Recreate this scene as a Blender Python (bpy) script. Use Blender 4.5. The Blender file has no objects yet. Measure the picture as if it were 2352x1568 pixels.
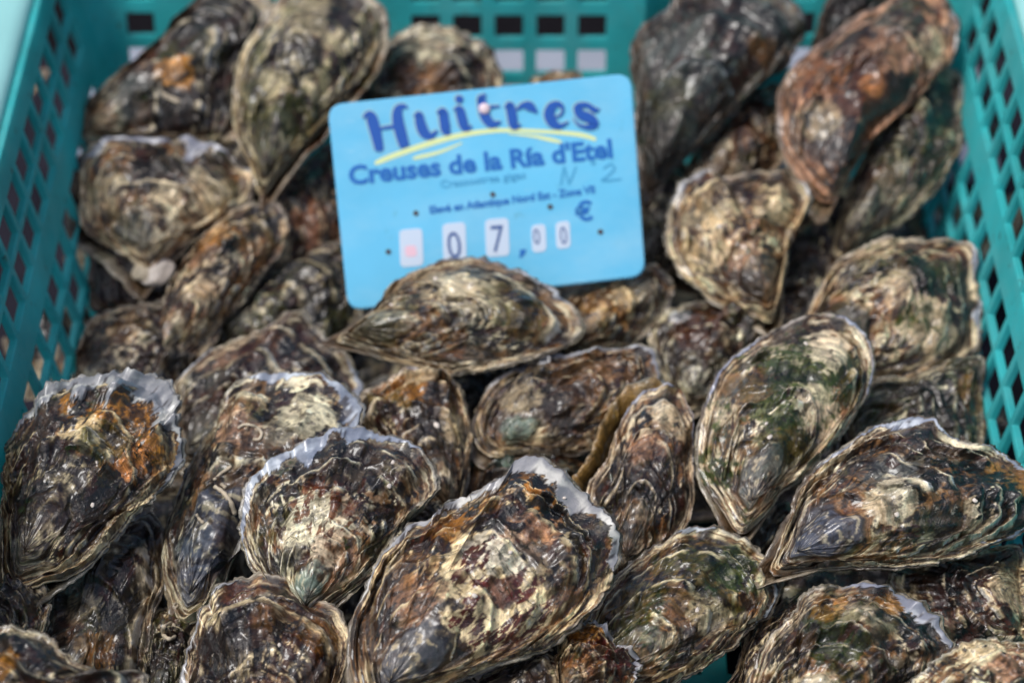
import bpy, bmesh, math, random, time
import numpy as np
from mathutils import Vector, Matrix
T0 = time.time()
SC = bpy.context.scene
R = math.radians

# ------------------------------------------------------------------ camera
PITCH = R(42.0); DIST = 1.0; LENS = 85.0
CAM = np.array([0.0, -DIST*math.cos(PITCH), DIST*math.sin(PITCH)])
FWD = np.array([0.0, math.cos(PITCH), -math.sin(PITCH)])
UP = np.array([0.0, math.sin(PITCH), math.cos(PITCH)])
RGT = np.array([1.0, 0.0, 0.0])
cd = bpy.data.cameras.new("camera"); cam = bpy.data.objects.new("camera", cd)
SC.collection.objects.link(cam); SC.camera = cam
cam.location = CAM; cam.rotation_euler = (math.pi/2 - PITCH, 0, 0)
cd.lens = LENS; cd.sensor_width = 36; cd.clip_start = .02; cd.clip_end = 100
cd.dof.use_dof = True; cd.dof.focus_distance = .886; cd.dof.aperture_fstop = 5.6; cd.dof.aperture_blades = 9

# ------------------------------------------------------------------ light: open shade under a bright overcast sky
SUN_EL, SUN_AZ = R(64), R(-112)        # azimuth measured from +Y (behind the crate) towards +X
world = bpy.data.worlds.new("World"); SC.world = world; world.use_nodes = True
wn = world.node_tree.nodes; wl = world.node_tree.links
for n in list(wn): wn.remove(n)
sky = wn.new('ShaderNodeTexSky'); sky.sky_type = 'NISHITA'; sky.sun_disc = False
sky.sun_elevation = SUN_EL; sky.sun_rotation = SUN_AZ
sky.air_density = 1.0; sky.dust_density = 4.0; sky.ozone_density = 1.0
bg = wn.new('ShaderNodeBackground'); bg.inputs[1].default_value = .090
out = wn.new('ShaderNodeOutputWorld'); wl.new(sky.outputs[0], bg.inputs[0]); wl.new(bg.outputs[0], out.inputs[0])
sd = bpy.data.lights.new("sun", 'SUN'); sd.energy = 1.65; sd.angle = R(20); sd.color = (1, .995, .985)
sun = bpy.data.objects.new("sun", sd); SC.collection.objects.link(sun)
sdir = Vector((math.sin(SUN_AZ)*math.cos(SUN_EL), math.cos(SUN_AZ)*math.cos(SUN_EL), math.sin(SUN_EL)))
sun.rotation_euler = sdir.to_track_quat('Z', 'Y').to_euler()
SC.view_settings.view_transform = 'Standard'; SC.view_settings.look = 'None'
SC.view_settings.exposure = 0.38; SC.view_settings.gamma = 1.0
SC.render.engine = 'CYCLES'
SC.cycles.use_denoising = True
SC.cycles.max_bounces = 6; SC.cycles.diffuse_bounces = 3; SC.cycles.glossy_bounces = 3
SC.cycles.caustics_reflective = False; SC.cycles.caustics_refractive = False

# ------------------------------------------------------------------ geometry of the view: rays of the 2352 x 1568 overview
FPX = LENS/36*2352
def ray(px, py):
    d = FWD + RGT*((px-1176)/FPX) + UP*((784-py)/FPX)
    return d
def hit(px, py, p0, n):
    d = ray(px, py); t = np.dot(p0-CAM, n)/np.dot(d, n)
    return CAM + d*t
def at(px, py, z):
    return hit(px, py, np.array([0, 0, z]), np.array([0, 0, 1.0]))

# ------------------------------------------------------------------ helpers
def link(o, parent=None):
    SC.collection.objects.link(o)
    if parent is not None: o.parent = parent
    return o
def empty(name, loc, label, cat, group=None):
    o = bpy.data.objects.new(name, None); o.empty_display_size = .02
    link(o); o.location = loc; o['label'] = label; o['category'] = cat
    if group: o['group'] = group
    return o
def mesh_np(name, V, F, mat, parent=None, smooth=True, origin=None):
    me = bpy.data.meshes.new(name)
    V = np.asarray(V, dtype=np.float32); F = np.asarray(F, dtype=np.int32)
    me.vertices.add(len(V)); me.vertices.foreach_set('co', V.ravel())
    k = F.shape[1]
    me.loops.add(F.size); me.loops.foreach_set('vertex_index', F.ravel())
    me.polygons.add(len(F)); me.polygons.foreach_set('loop_start', np.arange(0, F.size, k, dtype=np.int32))
    me.polygons.foreach_set('loop_total', np.full(len(F), k, dtype=np.int32))
    me.polygons.foreach_set('use_smooth', np.full(len(F), smooth, dtype=bool))
    me.materials.append(mat); me.update(); me.validate()
    o = bpy.data.objects.new(name, me); link(o, parent)
    return o
def mesh_bm(name, bm, mat, parent=None, smooth=False):
    me = bpy.data.meshes.new(name); bmesh.ops.recalc_face_normals(bm, faces=bm.faces); bm.to_mesh(me); bm.free()
    if smooth:
        for p in me.polygons: p.use_smooth = True
    me.materials.append(mat); o = bpy.data.objects.new(name, me); link(o, parent); return o
def srgb(r, g, b):
    f = lambda c: (c/255/12.92) if c/255 <= .04045 else ((c/255+.055)/1.055)**2.4
    return np.array([f(r), f(g), f(b)])

# numpy gradient noise
_rng = np.random.RandomState(7)
_perm = np.concatenate([_rng.permutation(512)]*3).astype(np.int32)
_g = _rng.normal(size=(512, 3)).astype(np.float32); _g /= np.linalg.norm(_g, axis=1)[:, None]
def pnoise(x, y, z):
    x, y, z = np.broadcast_arrays(*[np.asarray(a, dtype=np.float32) for a in (x, y, z)])
    xi = np.floor(x).astype(np.int32); yi = np.floor(y).astype(np.int32); zi = np.floor(z).astype(np.int32)
    xf, yf, zf = x-xi, y-yi, z-zi
    u = xf*xf*xf*(xf*(xf*6-15)+10); v = yf*yf*yf*(yf*(yf*6-15)+10); w = zf*zf*zf*(zf*(zf*6-15)+10)
    def g(i, j, k):
        h = _perm[(_perm[(_perm[(xi+i) & 511]+yi+j) & 511]+zi+k) & 511]
        G = _g[h]
        return G[..., 0]*(xf-i)+G[..., 1]*(yf-j)+G[..., 2]*(zf-k)
    l = lambda a, b, t: a+(b-a)*t
    return 1.5*l(l(l(g(0,0,0), g(1,0,0), u), l(g(0,1,0), g(1,1,0), u), v),
             l(l(g(0,0,1), g(1,0,1), u), l(g(0,1,1), g(1,1,1), u), v), w)
def fbm(x, y, z, o=3, gain=.5):
    s = 0; a = 1; t = 0
    for i in range(o):
        k = 2.03**i
        s = s + a*pnoise(x*k+17.3*i, y*k-9.1*i, z*k+5.7*i); t += a; a *= gain
    return s/t
def ss(a, b, x):
    t = np.clip((x-a)/(b-a+1e-9), 0, 1); return t*t*(3-2*t)

def cells(u, nu, v, seed):
    """random value of the nearest jittered cell; u wraps after nu cells; also the distance to that cell's edge"""
    ui, vi = np.floor(u), np.floor(v); d1 = np.full(u.shape, 9.); d2 = d1.copy(); val = np.zeros(u.shape)
    for i in (-1, 0, 1):
        for j in (-1, 0, 1):
            a, b = ui+i, vi+j; h = (np.mod(a, nu)*131+b*57+seed*17).astype(np.int64) & 511
            px, py = a+.15+.7*_r1[h], b+.1+.8*_r2[h]
            d = np.hypot(u-px, v-py); m = d < d1
            d2 = np.where(m, d1, np.minimum(d2, d)); val = np.where(m, _r3[h], val); d1 = np.where(m, d, d1)
    return val, d2-d1
_r1, _r2, _r3 = _rng.rand(512), _rng.rand(512), _rng.rand(512)

# ------------------------------------------------------------------ materials
def new_mat(name):
    m = bpy.data.materials.new(name); m.use_nodes = True
    nt = m.node_tree; return m, nt.nodes, nt.links, nt.nodes['Principled BSDF']
def mat_shell():
    m, N, L, P = new_mat("oyster_shell")
    a = N.new('ShaderNodeAttribute'); a.attribute_name = 'pigment'
    g = N.new('ShaderNodeAttribute'); g.attribute_name = 'growth'
    def mapped(sc):
        v = N.new('ShaderNodeVectorMath'); v.operation = 'MULTIPLY'; L.new(g.outputs['Vector'], v.inputs[0])
        v.inputs[1].default_value = sc; return v.outputs[0]
    def noise(vec, scale, det, rough=.6):
        n = N.new('ShaderNodeTexNoise'); L.new(vec, n.inputs['Vector']); n.inputs['Scale'].default_value = scale
        n.inputs['Detail'].default_value = det; n.inputs['Roughness'].default_value = rough; return n.outputs['Fac']
    tc = N.new('ShaderNodeTexCoord')
    n1 = noise(mapped((3, 3, 80)), 1, 4)         # fine growth lines
    n2 = noise(mapped((18, 18, 14)), 1, 4)        # fibres running outwards
    n3 = noise(tc.outputs['Object'], 420, 5, .65)  # grit
    n4 = noise(tc.outputs['Object'], 130, 5, .7)
    def math_(op, x, y):
        k = N.new('ShaderNodeMath'); k.operation = op
        for i, q in enumerate((x, y)):
            if isinstance(q, (int, float)): k.inputs[i].default_value = q
            else: L.new(q, k.inputs[i])
        return k.outputs[0]
    def ramp(x, pts):
        r = N.new('ShaderNodeValToRGB'); L.new(x, r.inputs[0]); e = r.color_ramp.elements
        while len(e) < len(pts): e.new(.5)
        for q, (p, c) in zip(e, pts): q.position = p; q.color = (c, c, c, 1)
        return r.outputs[0]
    tex = a.outputs['Alpha']                      # how rough-textured the shell is here (new growth and old caps are smoother)
    nm = ramp(noise(tc.outputs['Object'], 55, 3), [(.38, .15), (.6, 1.0)])
    ln = math_('ADD', math_('MULTIPLY', math_('SUBTRACT', ramp(n1, [(.34, .45), (.48, 1.0), (.62, 1.5)]), 1.0), nm), 1.0)
    mul = math_('MULTIPLY', ln, ramp(n2, [(.3, .85), (.7, 1.14)]))
    mul = math_('MULTIPLY', mul, ramp(n3, [(.32, .80), (.5, 1.0), (.68, 1.2)]))
    mul = math_('MULTIPLY', mul, ramp(n4, [(.36, .60), (.5, 1.0), (.64, 1.32)]))
    mul = math_('ADD', math_('MULTIPLY', math_('SUBTRACT', mul, 1.0), tex), 1.0)
    mx = N.new('ShaderNodeVectorMath'); mx.operation = 'SCALE'; L.new(a.outputs['Color'], mx.inputs[0]); L.new(mul, mx.inputs['Scale'])
    # pale chalky flecks and dark specks
    fl = ramp(noise(tc.outputs['Object'], 260, 6, .7), [(.60, 0), (.66, 1)])
    mix = N.new('ShaderNodeMix'); mix.data_type = 'RGBA'
    L.new(math_('MULTIPLY', math_('MULTIPLY', fl, .6), tex), mix.inputs['Factor']); L.new(mx.outputs[0], mix.inputs['A']); mix.inputs['B'].default_value = (.50, .44, .36, 1)
    dk = ramp(noise(tc.outputs['Object'], 330, 5, .7), [(.34, 1), (.40, 0)])
    mix2 = N.new('ShaderNodeMix'); mix2.data_type = 'RGBA'
    L.new(math_('MULTIPLY', math_('MULTIPLY', dk, .65), tex), mix2.inputs['Factor']); L.new(mix.outputs['Result'], mix2.inputs['A']); mix2.inputs['B'].default_value = (.03, .02, .015, 1)
    L.new(mix2.outputs['Result'], P.inputs['Base Color'])
    L.new(ramp(n4, [(.35, .24), (.65, .55)]), P.inputs['Roughness'])
    P.inputs['Specular IOR Level'].default_value = .55
    P.inputs['Coat Weight'].default_value = .50; P.inputs['Coat Roughness'].default_value = .13
    h = math_('ADD', math_('MULTIPLY', math_('MULTIPLY', n1, nm), .75), math_('MULTIPLY', n2, .25))
    h = math_('ADD', h, math_('ADD', math_('MULTIPLY', n4, 1.5), math_('MULTIPLY', n3, .45)))
    h = math_('MULTIPLY', h, math_('ADD', math_('MULTIPLY', tex, .85), .15))
    b = N.new('ShaderNodeBump'); b.inputs['Strength'].default_value = .8; b.inputs['Distance'].default_value = .0012
    L.new(h, b.inputs['Height']); L.new(b.outputs[0], P.inputs['Normal'])
    return m
SHELL = mat_shell()

def mat_simple(name, col, rough=.5, bump=0, bscale=100, var=.0, vscale=30, coat=0, col2=None, spec=.5):
    m, N, L, P = new_mat(name)
    tc = N.new('ShaderNodeTexCoord')
    P.inputs['Roughness'].default_value = rough; P.inputs['Coat Weight'].default_value = coat
    P.inputs['Specular IOR Level'].default_value = spec
    n = N.new('ShaderNodeTexNoise'); n.inputs['Scale'].default_value = vscale; n.inputs['Detail'].default_value = 6
    L.new(tc.outputs['Object'], n.inputs['Vector'])
    mx = N.new('ShaderNodeMix'); mx.data_type = 'RGBA'
    r = N.new('ShaderNodeValToRGB'); r.color_ramp.elements[0].position = .35; r.color_ramp.elements[1].position = .65
    L.new(n.outputs['Fac'], r.inputs[0]); L.new(r.outputs[0], mx.inputs['Factor'])
    c2 = np.array(col2) if col2 is not None else np.array(col)*(1-var)
    mx.inputs['A'].default_value = (*col, 1); mx.inputs['B'].default_value = (*c2, 1)
    L.new(mx.outputs['Result'], P.inputs['Base Color'])
    if bump:
        n2 = N.new('ShaderNodeTexNoise'); n2.inputs['Scale'].default_value = bscale; n2.inputs['Detail'].default_value = 4
        L.new(tc.outputs['Object'], n2.inputs['Vector'])
        b = N.new('ShaderNodeBump'); b.inputs['Strength'].default_value = .5; b.inputs['Distance'].default_value = bump
        L.new(n2.outputs['Fac'], b.inputs['Height']); L.new(b.outputs[0], P.inputs['Normal'])
    return m
TEAL = mat_simple("teal_plastic", (.09, .78, .80), .40, .0004, 90, var=.25, vscale=25, spec=.45)
m, N, L, P = TEAL, TEAL.node_tree.nodes, TEAL.node_tree.links, TEAL.node_tree.nodes['Principled BSDF']
src = P.inputs['Base Color'].links[0].from_socket
tcT = N.new('ShaderNodeTexCoord')
def dirt(src, scale, lo, hi, colr, st):
    n = N.new('ShaderNodeTexNoise'); n.inputs['Scale'].default_value = scale; n.inputs['Detail'].default_value = 7; n.inputs['Roughness'].default_value = .7
    L.new(tcT.outputs['Object'], n.inputs['Vector'])
    r = N.new('ShaderNodeValToRGB'); r.color_ramp.elements[0].position = lo; r.color_ramp.elements[1].position = hi; r.color_ramp.elements[1].color = (st, st, st, 1)
    L.new(n.outputs['Fac'], r.inputs[0]); k = N.new('ShaderNodeMix'); k.data_type = 'RGBA'
    L.new(r.outputs[0], k.inputs['Factor']); L.new(src, k.inputs['A']); k.inputs['B'].default_value = (*colr, 1); return k.outputs['Result']
src = dirt(src, 45, .45, .72, (.22, .70, .70), .6)
src = dirt(src, 140, .60, .70, (.10, .09, .05), .7)
L.new(src, P.inputs['Base Color'])
tr = N.new('ShaderNodeBsdfTranslucent'); L.new(src, tr.inputs[0]); mxs = N.new('ShaderNodeMixShader'); mxs.inputs[0].default_value = .48
mo = [q for q in N if q.type == 'OUTPUT_MATERIAL'][0]; L.new(P.outputs[0], mxs.inputs[1]); L.new(tr.outputs[0], mxs.inputs[2]); L.new(mxs.outputs[0], mo.inputs[0])
def smear(mat, colr, lo, hi, st, scale, stretch):
    N, L, P = mat.node_tree.nodes, mat.node_tree.links, mat.node_tree.nodes['Principled BSDF']
    s0 = P.inputs['Base Color'].links[0].from_socket
    tc = N.new('ShaderNodeTexCoord'); mp = N.new('ShaderNodeMapping'); mp.inputs['Scale'].default_value = stretch; mp.inputs['Rotation'].default_value = (0, 0, .6)
    n = N.new('ShaderNodeTexNoise'); n.inputs['Scale'].default_value = scale; n.inputs['Detail'].default_value = 8; n.inputs['Roughness'].default_value = .65
    L.new(tc.outputs['Object'], mp.inputs[0]); L.new(mp.outputs[0], n.inputs['Vector'])
    r = N.new('ShaderNodeValToRGB'); r.color_ramp.elements[0].position = lo; r.color_ramp.elements[1].position = hi; r.color_ramp.elements[1].color = (st, st, st, 1)
    L.new(n.outputs['Fac'], r.inputs[0]); k = N.new('ShaderNodeMix'); k.data_type = 'RGBA'
    L.new(r.outputs[0], k.inputs['Factor']); L.new(s0, k.inputs['A']); k.inputs['B'].default_value = (*colr, 1); L.new(k.outputs['Result'], P.inputs['Base Color'])
TABLE = mat_simple("stall_top", (.022, .020, .030), .8, .0006, 120, var=.4, spec=.1)
WOOD = mat_simple("brown_wood", (.05, .026, .008), .7, .0005, 200, var=.5)
GREENGREY = mat_simple("grey_green_sheet", (.03, .075, .065), .6, .0005, 60, var=.4)
WHITE = mat_simple("white_foam", (.34, .37, .44), .6, .0004, 200, var=.12)
DARK = mat_simple("dark_ground", (.010, .009, .011), .9, .0006, 120, var=.4, spec=.05)
BLUE = mat_simple("blue_plastic", tuple(srgb(110, 204, 244)), .30, .00015, 60, var=.10, vscale=22)
NAVY = mat_simple("navy_ink", tuple(srgb(0, 84, 176)), .45)
MIDBLUE = mat_simple("blue_ink", tuple(srgb(14, 108, 190)), .45)
FADED = mat_simple("faded_blue_ink", tuple(srgb(70, 165, 210)), .45)
YELLOW = mat_simple("yellow_ink", tuple(srgb(226, 238, 170)), .45)
CARD = mat_simple("white_card", tuple(srgb(206, 222, 240)), .5, var=.04)
PINK = mat_simple("faded_pink_print", tuple(srgb(240, 200, 215)), .5)
GREYBLUE = mat_simple("grey_blue_ink", tuple(srgb(62, 92, 150)), .5)
BROWNHOLE = mat_simple("rusty_brown", tuple(srgb(70, 45, 40)), .7)
PINW = mat_simple("pale_pin", tuple(srgb(238, 215, 220)), .4)
CHALK = mat_simple("chalky_tube", tuple(srgb(205, 190, 165)), .55, .0003, 500, var=.35, vscale=300)

# ------------------------------------------------------------------ oyster builder
smear(BLUE, (.55, .80, .90), .45, .85, .35, 18, (1, 2, 1)); smear(BLUE, (.10, .30, .38), .62, .72, .5, 90, (1, 1, 1)); smear(BLUE, (.75, .85, .9), .66, .70, .5, 60, (1, 14, 1))
C = dict(cream=srgb(220,208,182), tan=srgb(150,120,86), brown=srgb(84,62,42), rust=srgb(122,76,36), dark=srgb(36,30,26),
         black=srgb(22,25,32), olive=srgb(92,90,36), moss=srgb(72,86,20), grey=srgb(118,122,118), blue=srgb(104,108,118),
         white=srgb(218,218,218), lilac=srgb(146,148,158), pink=srgb(190,158,134), ochre=srgb(184,142,72), red=srgb(98,50,40),
         orange=srgb(196,150,104), teal=srgb(134,150,140), plum=srgb(48,37,42))

def smooth_closed(P, n):
    P = np.asarray(P, float); k = len(P); out = []
    for i in range(k):
        p0, p1, p2, p3 = P[(i-1) % k], P[i], P[(i+1) % k], P[(i+2) % k]
        for t in np.linspace(0, 1, 12, endpoint=False):
            out.append(.5*((2*p1)+(-p0+p2)*t+(2*p0-5*p1+4*p2-p3)*t*t+(-p0+3*p1-3*p2+p3)*t**3))
    out = np.array(out); c = np.vstack([out, out[:1]])
    d = np.r_[0, np.cumsum(np.linalg.norm(np.diff(c, axis=0), axis=1))]
    s = np.linspace(0, d[-1], n, endpoint=False)
    return np.stack([np.interp(s, d, c[:, 0]), np.interp(s, d, c[:, 1])], 1)

def grid_faces(nt, npp, off=0):
    i = np.arange(nt-1)[:, None]; j = np.arange(npp)[None, :]; j2 = (j+1) % npp
    return (np.stack([i*npp+j, (i+1)*npp+j, (i+1)*npp+j2, i*npp+j2], -1).reshape(-1, 4)+off)

def add_attrs(o, col, gr, tex=None):
    me = o.data
    a = me.attributes.new('pigment', 'FLOAT_COLOR', 'POINT')
    a.data.foreach_set('color', np.c_[col, np.ones(len(col)) if tex is None else tex].astype(np.float32).ravel())
    b = me.attributes.new('growth', 'FLOAT_VECTOR', 'POINT')
    b.data.foreach_set('vector', gr.astype(np.float32).ravel())

RES = {3: (186, 390), 2: (100, 208), 1: (70, 144), 0: (30, 64)}
OYSTERS = {}
def oyster(key, label, pts, umbo, z, tilt=(0, -.35), H=.012, seed=None, res=2, mar=(), patches=(), base='tan', light='cream',
           dark='dark', darkamt=.5, moss=.1, cap='grey', capst=.35, caps=.26, frill=1.0, lips=6, beak=.008, low=.018, bright=1.0,
           lowcol='brown', gap=.0012, lump=1.0, group='oysters heaped in the crate', lowshift=(0, 0), lowscale=1.03, lowdark=.9):
    seed = seed if seed is not None else (sum(ord(c)*(i+3) for i, c in enumerate(key)) % 97)
    so = seed*13.7; rng = np.random.RandomState(seed+1)
    NT, NP = RES[res]
    n = np.array([tilt[0], tilt[1], 1.0]); n /= np.linalg.norm(n)
    pts = np.asarray(pts, float); cpx = pts.mean(0)
    O3 = at(cpx[0], cpx[1], z)
    u3 = hit(*umbo, O3, n)
    e2 = (O3-u3); e2 -= n*np.dot(e2, n); e2 /= np.linalg.norm(e2)      # local +Y runs from hinge to the growing edge
    e1 = np.cross(e2, n)
    def loc(px, py):
        q = hit(px, py, O3, n)-u3
        return np.array([np.dot(q, e1), np.dot(q, e2)])
    out = smooth_closed([loc(*p) for p in pts], NP)
    cen = out.mean(0); size = math.sqrt(np.ptp(out[:, 0])*np.ptp(out[:, 1]))
    # nothing passes through the crate walls
    for _ in range(30):
        W3 = u3+out[:, :1]*e1+out[:, 1:]*e2; zt_ = np.clip(W3[:, 2], -.07, .08)*.20
        bad = (W3[:, 0] < -.1905-zt_+.004) | (W3[:, 0] > .2005+zt_-.004) | (W3[:, 1] > .187+zt_-.004)
        if not bad.any(): break
        c0 = np.array([0, out[:, 1].mean()]) if False else out.mean(0); out = np.where(bad[:, None], out+(c0-out)*.035, out)
    for _ in range(3): out = .5*out+.25*(np.roll(out, 1, 0)+np.roll(out, -1, 0))
    # jagged, gently scalloped edge
    th = np.linspace(0, 2*np.pi, NP, endpoint=False); cx, sx = np.cos(th), np.sin(th)
    dirs = out-cen; rad = np.linalg.norm(dirs, axis=1); dirs /= rad[:, None]
    jag = (.8*fbm(cx*6+so, sx*6, 0.0, 2)+  .38*fbm(cx*22+so, sx*22, 3.3, 2)+.15*fbm(cx*50+so, sx*50, 3.3, 1))*.0024*frill
    far = np.clip(out[:, 1]/out[:, 1].max(), 0, 1)
    jag *= .35+.65*far
    out0 = out; out = out+dirs*jag[:, None]
    U = np.array([0, 0.0])+(cen)*.10
    s = np.linspace(0, 1, NT)[:, None]**.85
    pin = np.exp(-(np.hypot(out0[:, 0], out0[:, 1])/(.16*size))**2)
    out0 = out0.copy(); out = out.copy()
    for o_ in (out0, out): o_[:, 0] *= 1-.35*pin; o_[:, 1] -= .35*beak*pin
    sb = s**4
    X = U[0]+s*((1-sb)*out0[:, 0]+sb*out[:, 0]-U[0]); Y = U[1]+s*((1-sb)*out0[:, 1]+sb*out[:, 1]-U[1])
    S = np.broadcast_to(s, X.shape)
    CX, SX = np.broadcast_to(cx, X.shape), np.broadcast_to(sx, X.shape)
    k = 1/size
    # wander the growth contours so that they are irregular
    g = S+.060*S*fbm(CX*1.6+so, SX*1.6, S*2.2, 2)*(1.2-S)*2+.030*fbm(CX*6+so, SX*6, S*5+9, 2)*S**1.6
    g += .012*fbm(CX*20, SX*20+so, S*9, 2)*S**2*frill
    # lamellae: thresholds of the growth coordinate
    th_k = np.sort(np.r_[rng.uniform(.20, .95, lips), .88+.04*rng.rand(), 1.5]); th_k = th_k[np.r_[True, np.diff(th_k) > .028]]
    lo = np.r_[.0, th_k[:-1]]
    idx = np.clip(np.searchsorted(th_k, g.ravel()).reshape(g.shape), 0, len(th_k)-1)
    f = (g-lo[idx])/(th_k[idx]-lo[idx])
    last = idx == len(th_k)-1
    lipmod = (idx > 0)*ss(-.30, .30, fbm(CX*2.0+idx*3.1+so, SX*2.0, idx*1.7, 2))
    # centred dome
    dx, dy = X-cen[0], Y-cen[1]
    ang = np.arctan2(dy, dx); rr = np.hypot(dx, dy)
    oa = np.arctan2(out[:, 1]-cen[1], out[:, 0]-cen[0]); orad = np.hypot(out[:, 0]-cen[0], out[:, 1]-cen[1])
    od = np.argsort(oa); Rr = np.interp(ang, oa[od], orad[od], period=2*np.pi)
    rho = np.clip(rr/Rr, 0, 1)
    hingeside = np.clip(1-Y/out[:, 1].max()*1.6, 0, 1)
    bR = .86+.10*hingeside+.05*fbm(CX*2.2+so, SX*2.2, 3.1, 2)
    dome = np.clip(1-(rho/bR)**2.3, 0, 1)**1.05
    # stairs: the shell stays level and falls at each lip
    gs = np.where(last, g, lo[idx]+(th_k[idx]-lo[idx])*np.clip(f, 0, 1)**(1+4*lipmod))
    gn = np.sqrt(np.clip(gs, 0, 1)**2+.0225)-.15; nest = 1-(gn/.861)**1.25
    h = H*(.58*dome+.45*nest*np.clip(dome, 0, 1)**.6)+.0016*(1-S)
    amp_k = rng.uniform(.4, 1.7, len(th_k))[idx]
    lip = np.where(last, 0, ss(.0, .86, f)*ss(1.0, .93, f))*amp_k*lipmod*np.clip(S*1.5, .15, 1)
    h = h+.0036*lip*(.6+.5*frill)
    # broad lumps and radial folds
    h += H*.34*lump*fbm(X*k*2.4+so, Y*k*2.4, 1.1, 2)*dome**.4
    h += .0022*lump*fbm(X*k*7+so, Y*k*7, 4.4, 3)*np.sqrt(dome+.05)
    fold = fbm(CX*2.6+so, SX*2.6, S*1.0, 2)*1.5+.2*fbm(CX*6.5+so, SX*6.5, S*1.3, 2)
    fine = fbm(CX*12+so, SX*12, S*5.0+idx*.9, 2)
    h += (fold*.0055+fine*.0005)*frill*S**2.6*(.35+.65*np.clip(Y/out[:, 1].max(), 0, 1))
    h += fine*.0010*lip*S
    # creases and broken plates
    rid = 1-np.abs(fbm(X*k*2.6+so+.8*fbm(X*k*2, Y*k*2, so, 2), Y*k*2.6+.6*g*3, 9.7, 3))*5
    h += .0022*lump*np.clip(rid, 0, 1)**1.5*np.sqrt(dome)*ss(.15, .4, S)
    # cap: smooth older shell near the hinge
    capm = ss(caps+.03, caps-.01, g)
    h += .0014*capm
    # ---- pigment
    co = {q: v for q, v in C.items()}
    tr_ = rng.uniform(-1, 1, 2); tint = np.array([1+.07*tr_[0], 1+.035*tr_[1], 1-.08*tr_[0]])*rng.uniform(.9, 1.1)
    def mixc(a, b, m): return a+(b-a)*m[..., None]
    wx, wy = fbm(X*k*3, Y*k*3+so, 5., 2)*.5, fbm(X*k*3+9, Y*k*3+so, 8., 2)*.5
    band = fbm(CX*1.6+so, SX*1.6, g*17, 3)
    band2 = fbm(CX*3-so, SX*3, g*44+3, 2)
    pos = fbm(X*k*4+so+wx, Y*k*4+3+wy, 2.2, 3)
    pos2 = fbm(X*k*12-so+wx*2, Y*k*12+wy*2, 7.2, 3)
    pos3 = fbm(X*k*30-so, Y*k*30, 17.2, 2)
    col = np.broadcast_to(co[base], X.shape+(3,)).copy()
    col = mixc(col, co[light], ss(.02, .22, band*.7+pos*.7))
    col = mixc(col, co[light]*1.25, .7*ss(.16, .30, pos*.8+band2*.5))
    col = mixc(col, co['brown'], ss(.05, .20, -band*.6+pos2*.5+.2*band2))
    col = mixc(col, co['rust'], .45*ss(.14, .28, fbm(X*k*5+wx, Y*k*5+so, 12., 3)))
    col = mixc(col, co['grey'], .5*ss(.12, .30, fbm(X*k*4+4, Y*k*4+so+wy, 22., 3)))
    col = mixc(col, co['olive'], .75*ss(.30-.5*moss, .42-.4*moss, fbm(X*k*3.2+so, Y*k*3.2+wx, 31., 3)+.25*pos2))
    # dark broken scales, long in the direction of growth, set in bands
    rays = fbm(CX*10+so, SX*10, g*12+idx*2.3, 2)+.55*pos+.30*pos2+.25*fbm(CX*2+idx*1.3, SX*2+so, idx*5., 1)
    m_d = ss(.33-.40*darkamt, .38-.40*darkamt, rays)*ss(.25, .45, S)
    dc = mixc(np.broadcast_to(co[dark], X.shape+(3,)), co['rust']*.6, .7*ss(.0, .3, pos2-.2*band))
    col = mixc(col, dc*(1+.5*pos3[..., None]), .93*m_d)
    m_p = ss(.26, .32, fbm(CX*14+so, SX*14, g*15+5, 2)+.35*pos)*ss(.3, .5, S)
    col = mixc(col, co['plum']*.8, .8*m_p)
    NU = int(rng.choice([20, 26, 34, 40])) if res >= 2 else 22
    fv = rng.uniform(8, 16)
    TH = np.broadcast_to(th/(2*np.pi)*NU, X.shape)
    uu = TH+.5*fbm(CX*7+so, SX*7, g*9, 2)*2; vv = g*fv+.35*fbm(CX*14, SX*14+so, g*6, 2)*2
    cv, ce = cells(uu, NU, vv, seed); cedge = ss(.03, .14, ce+.25*pos3)
    dens = .04+darkamt*.62-.06+1.1*(fbm(CX*2.2+so, SX*2.2, g*6, 2)+.6*pos)
    cmask = (cv < dens)*cedge*ss(.34, .5, S)
    cdc = mixc(np.broadcast_to(co['dark'], X.shape+(3,)), co['rust']*.55, ss(.3, .8, _r1[(cv*511).astype(int)]))
    cdc = mixc(cdc, co['plum']*.9, ss(.5, .9, _r2[(cv*511).astype(int)]))
    big = fbm(X*k*1.7+so+wx, Y*k*1.7-so+wy, 3.3, 3)
    col = mixc(col, .6*co['dark']+.4*co['brown'], .78*ss(.06, .20, big+.25*band+.12*pos3))
    col = mixc(col, co['olive']*.8, .5*ss(.08, .22, -big+.3*band2)*ss(.0, .2, fbm(X*k*2, Y*k*2+so, 55., 2)))
    # traced pigment patches
    pd = []
    for (px, py, r, name, st) in patches:
        q = loc(px, py); q2 = loc(px+r, py); rw = np.linalg.norm(q2-q)
        pd.append((name, st, np.hypot(X-q[0], Y-q[1])/rw+.60*pos2+.45*pos+.16*pos3+.30*band2))
    calm = np.zeros(X.shape)
    for name, st, d in pd:
        if not name.startswith('c:'):
            if name in ('cream', 'white', 'ochre', 'orange', 'pink', 'moss', 'teal', 'blue'): calm = np.maximum(calm, st*ss(.99, .84, d))
            col = mixc(col, co[name]*(1+.45*band[..., None]+.55*band2[..., None]+.5*pos3[..., None]), st*ss(.99, .84, d))
    # fine dirt
    col = mixc(col, co['dark'], .6*ss(.18, .30, pos3+.3*pos2))
    cmask = cmask*(1-.92*calm*(cv > .12)); col = mixc(col, cdc, .9*cmask)
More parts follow.
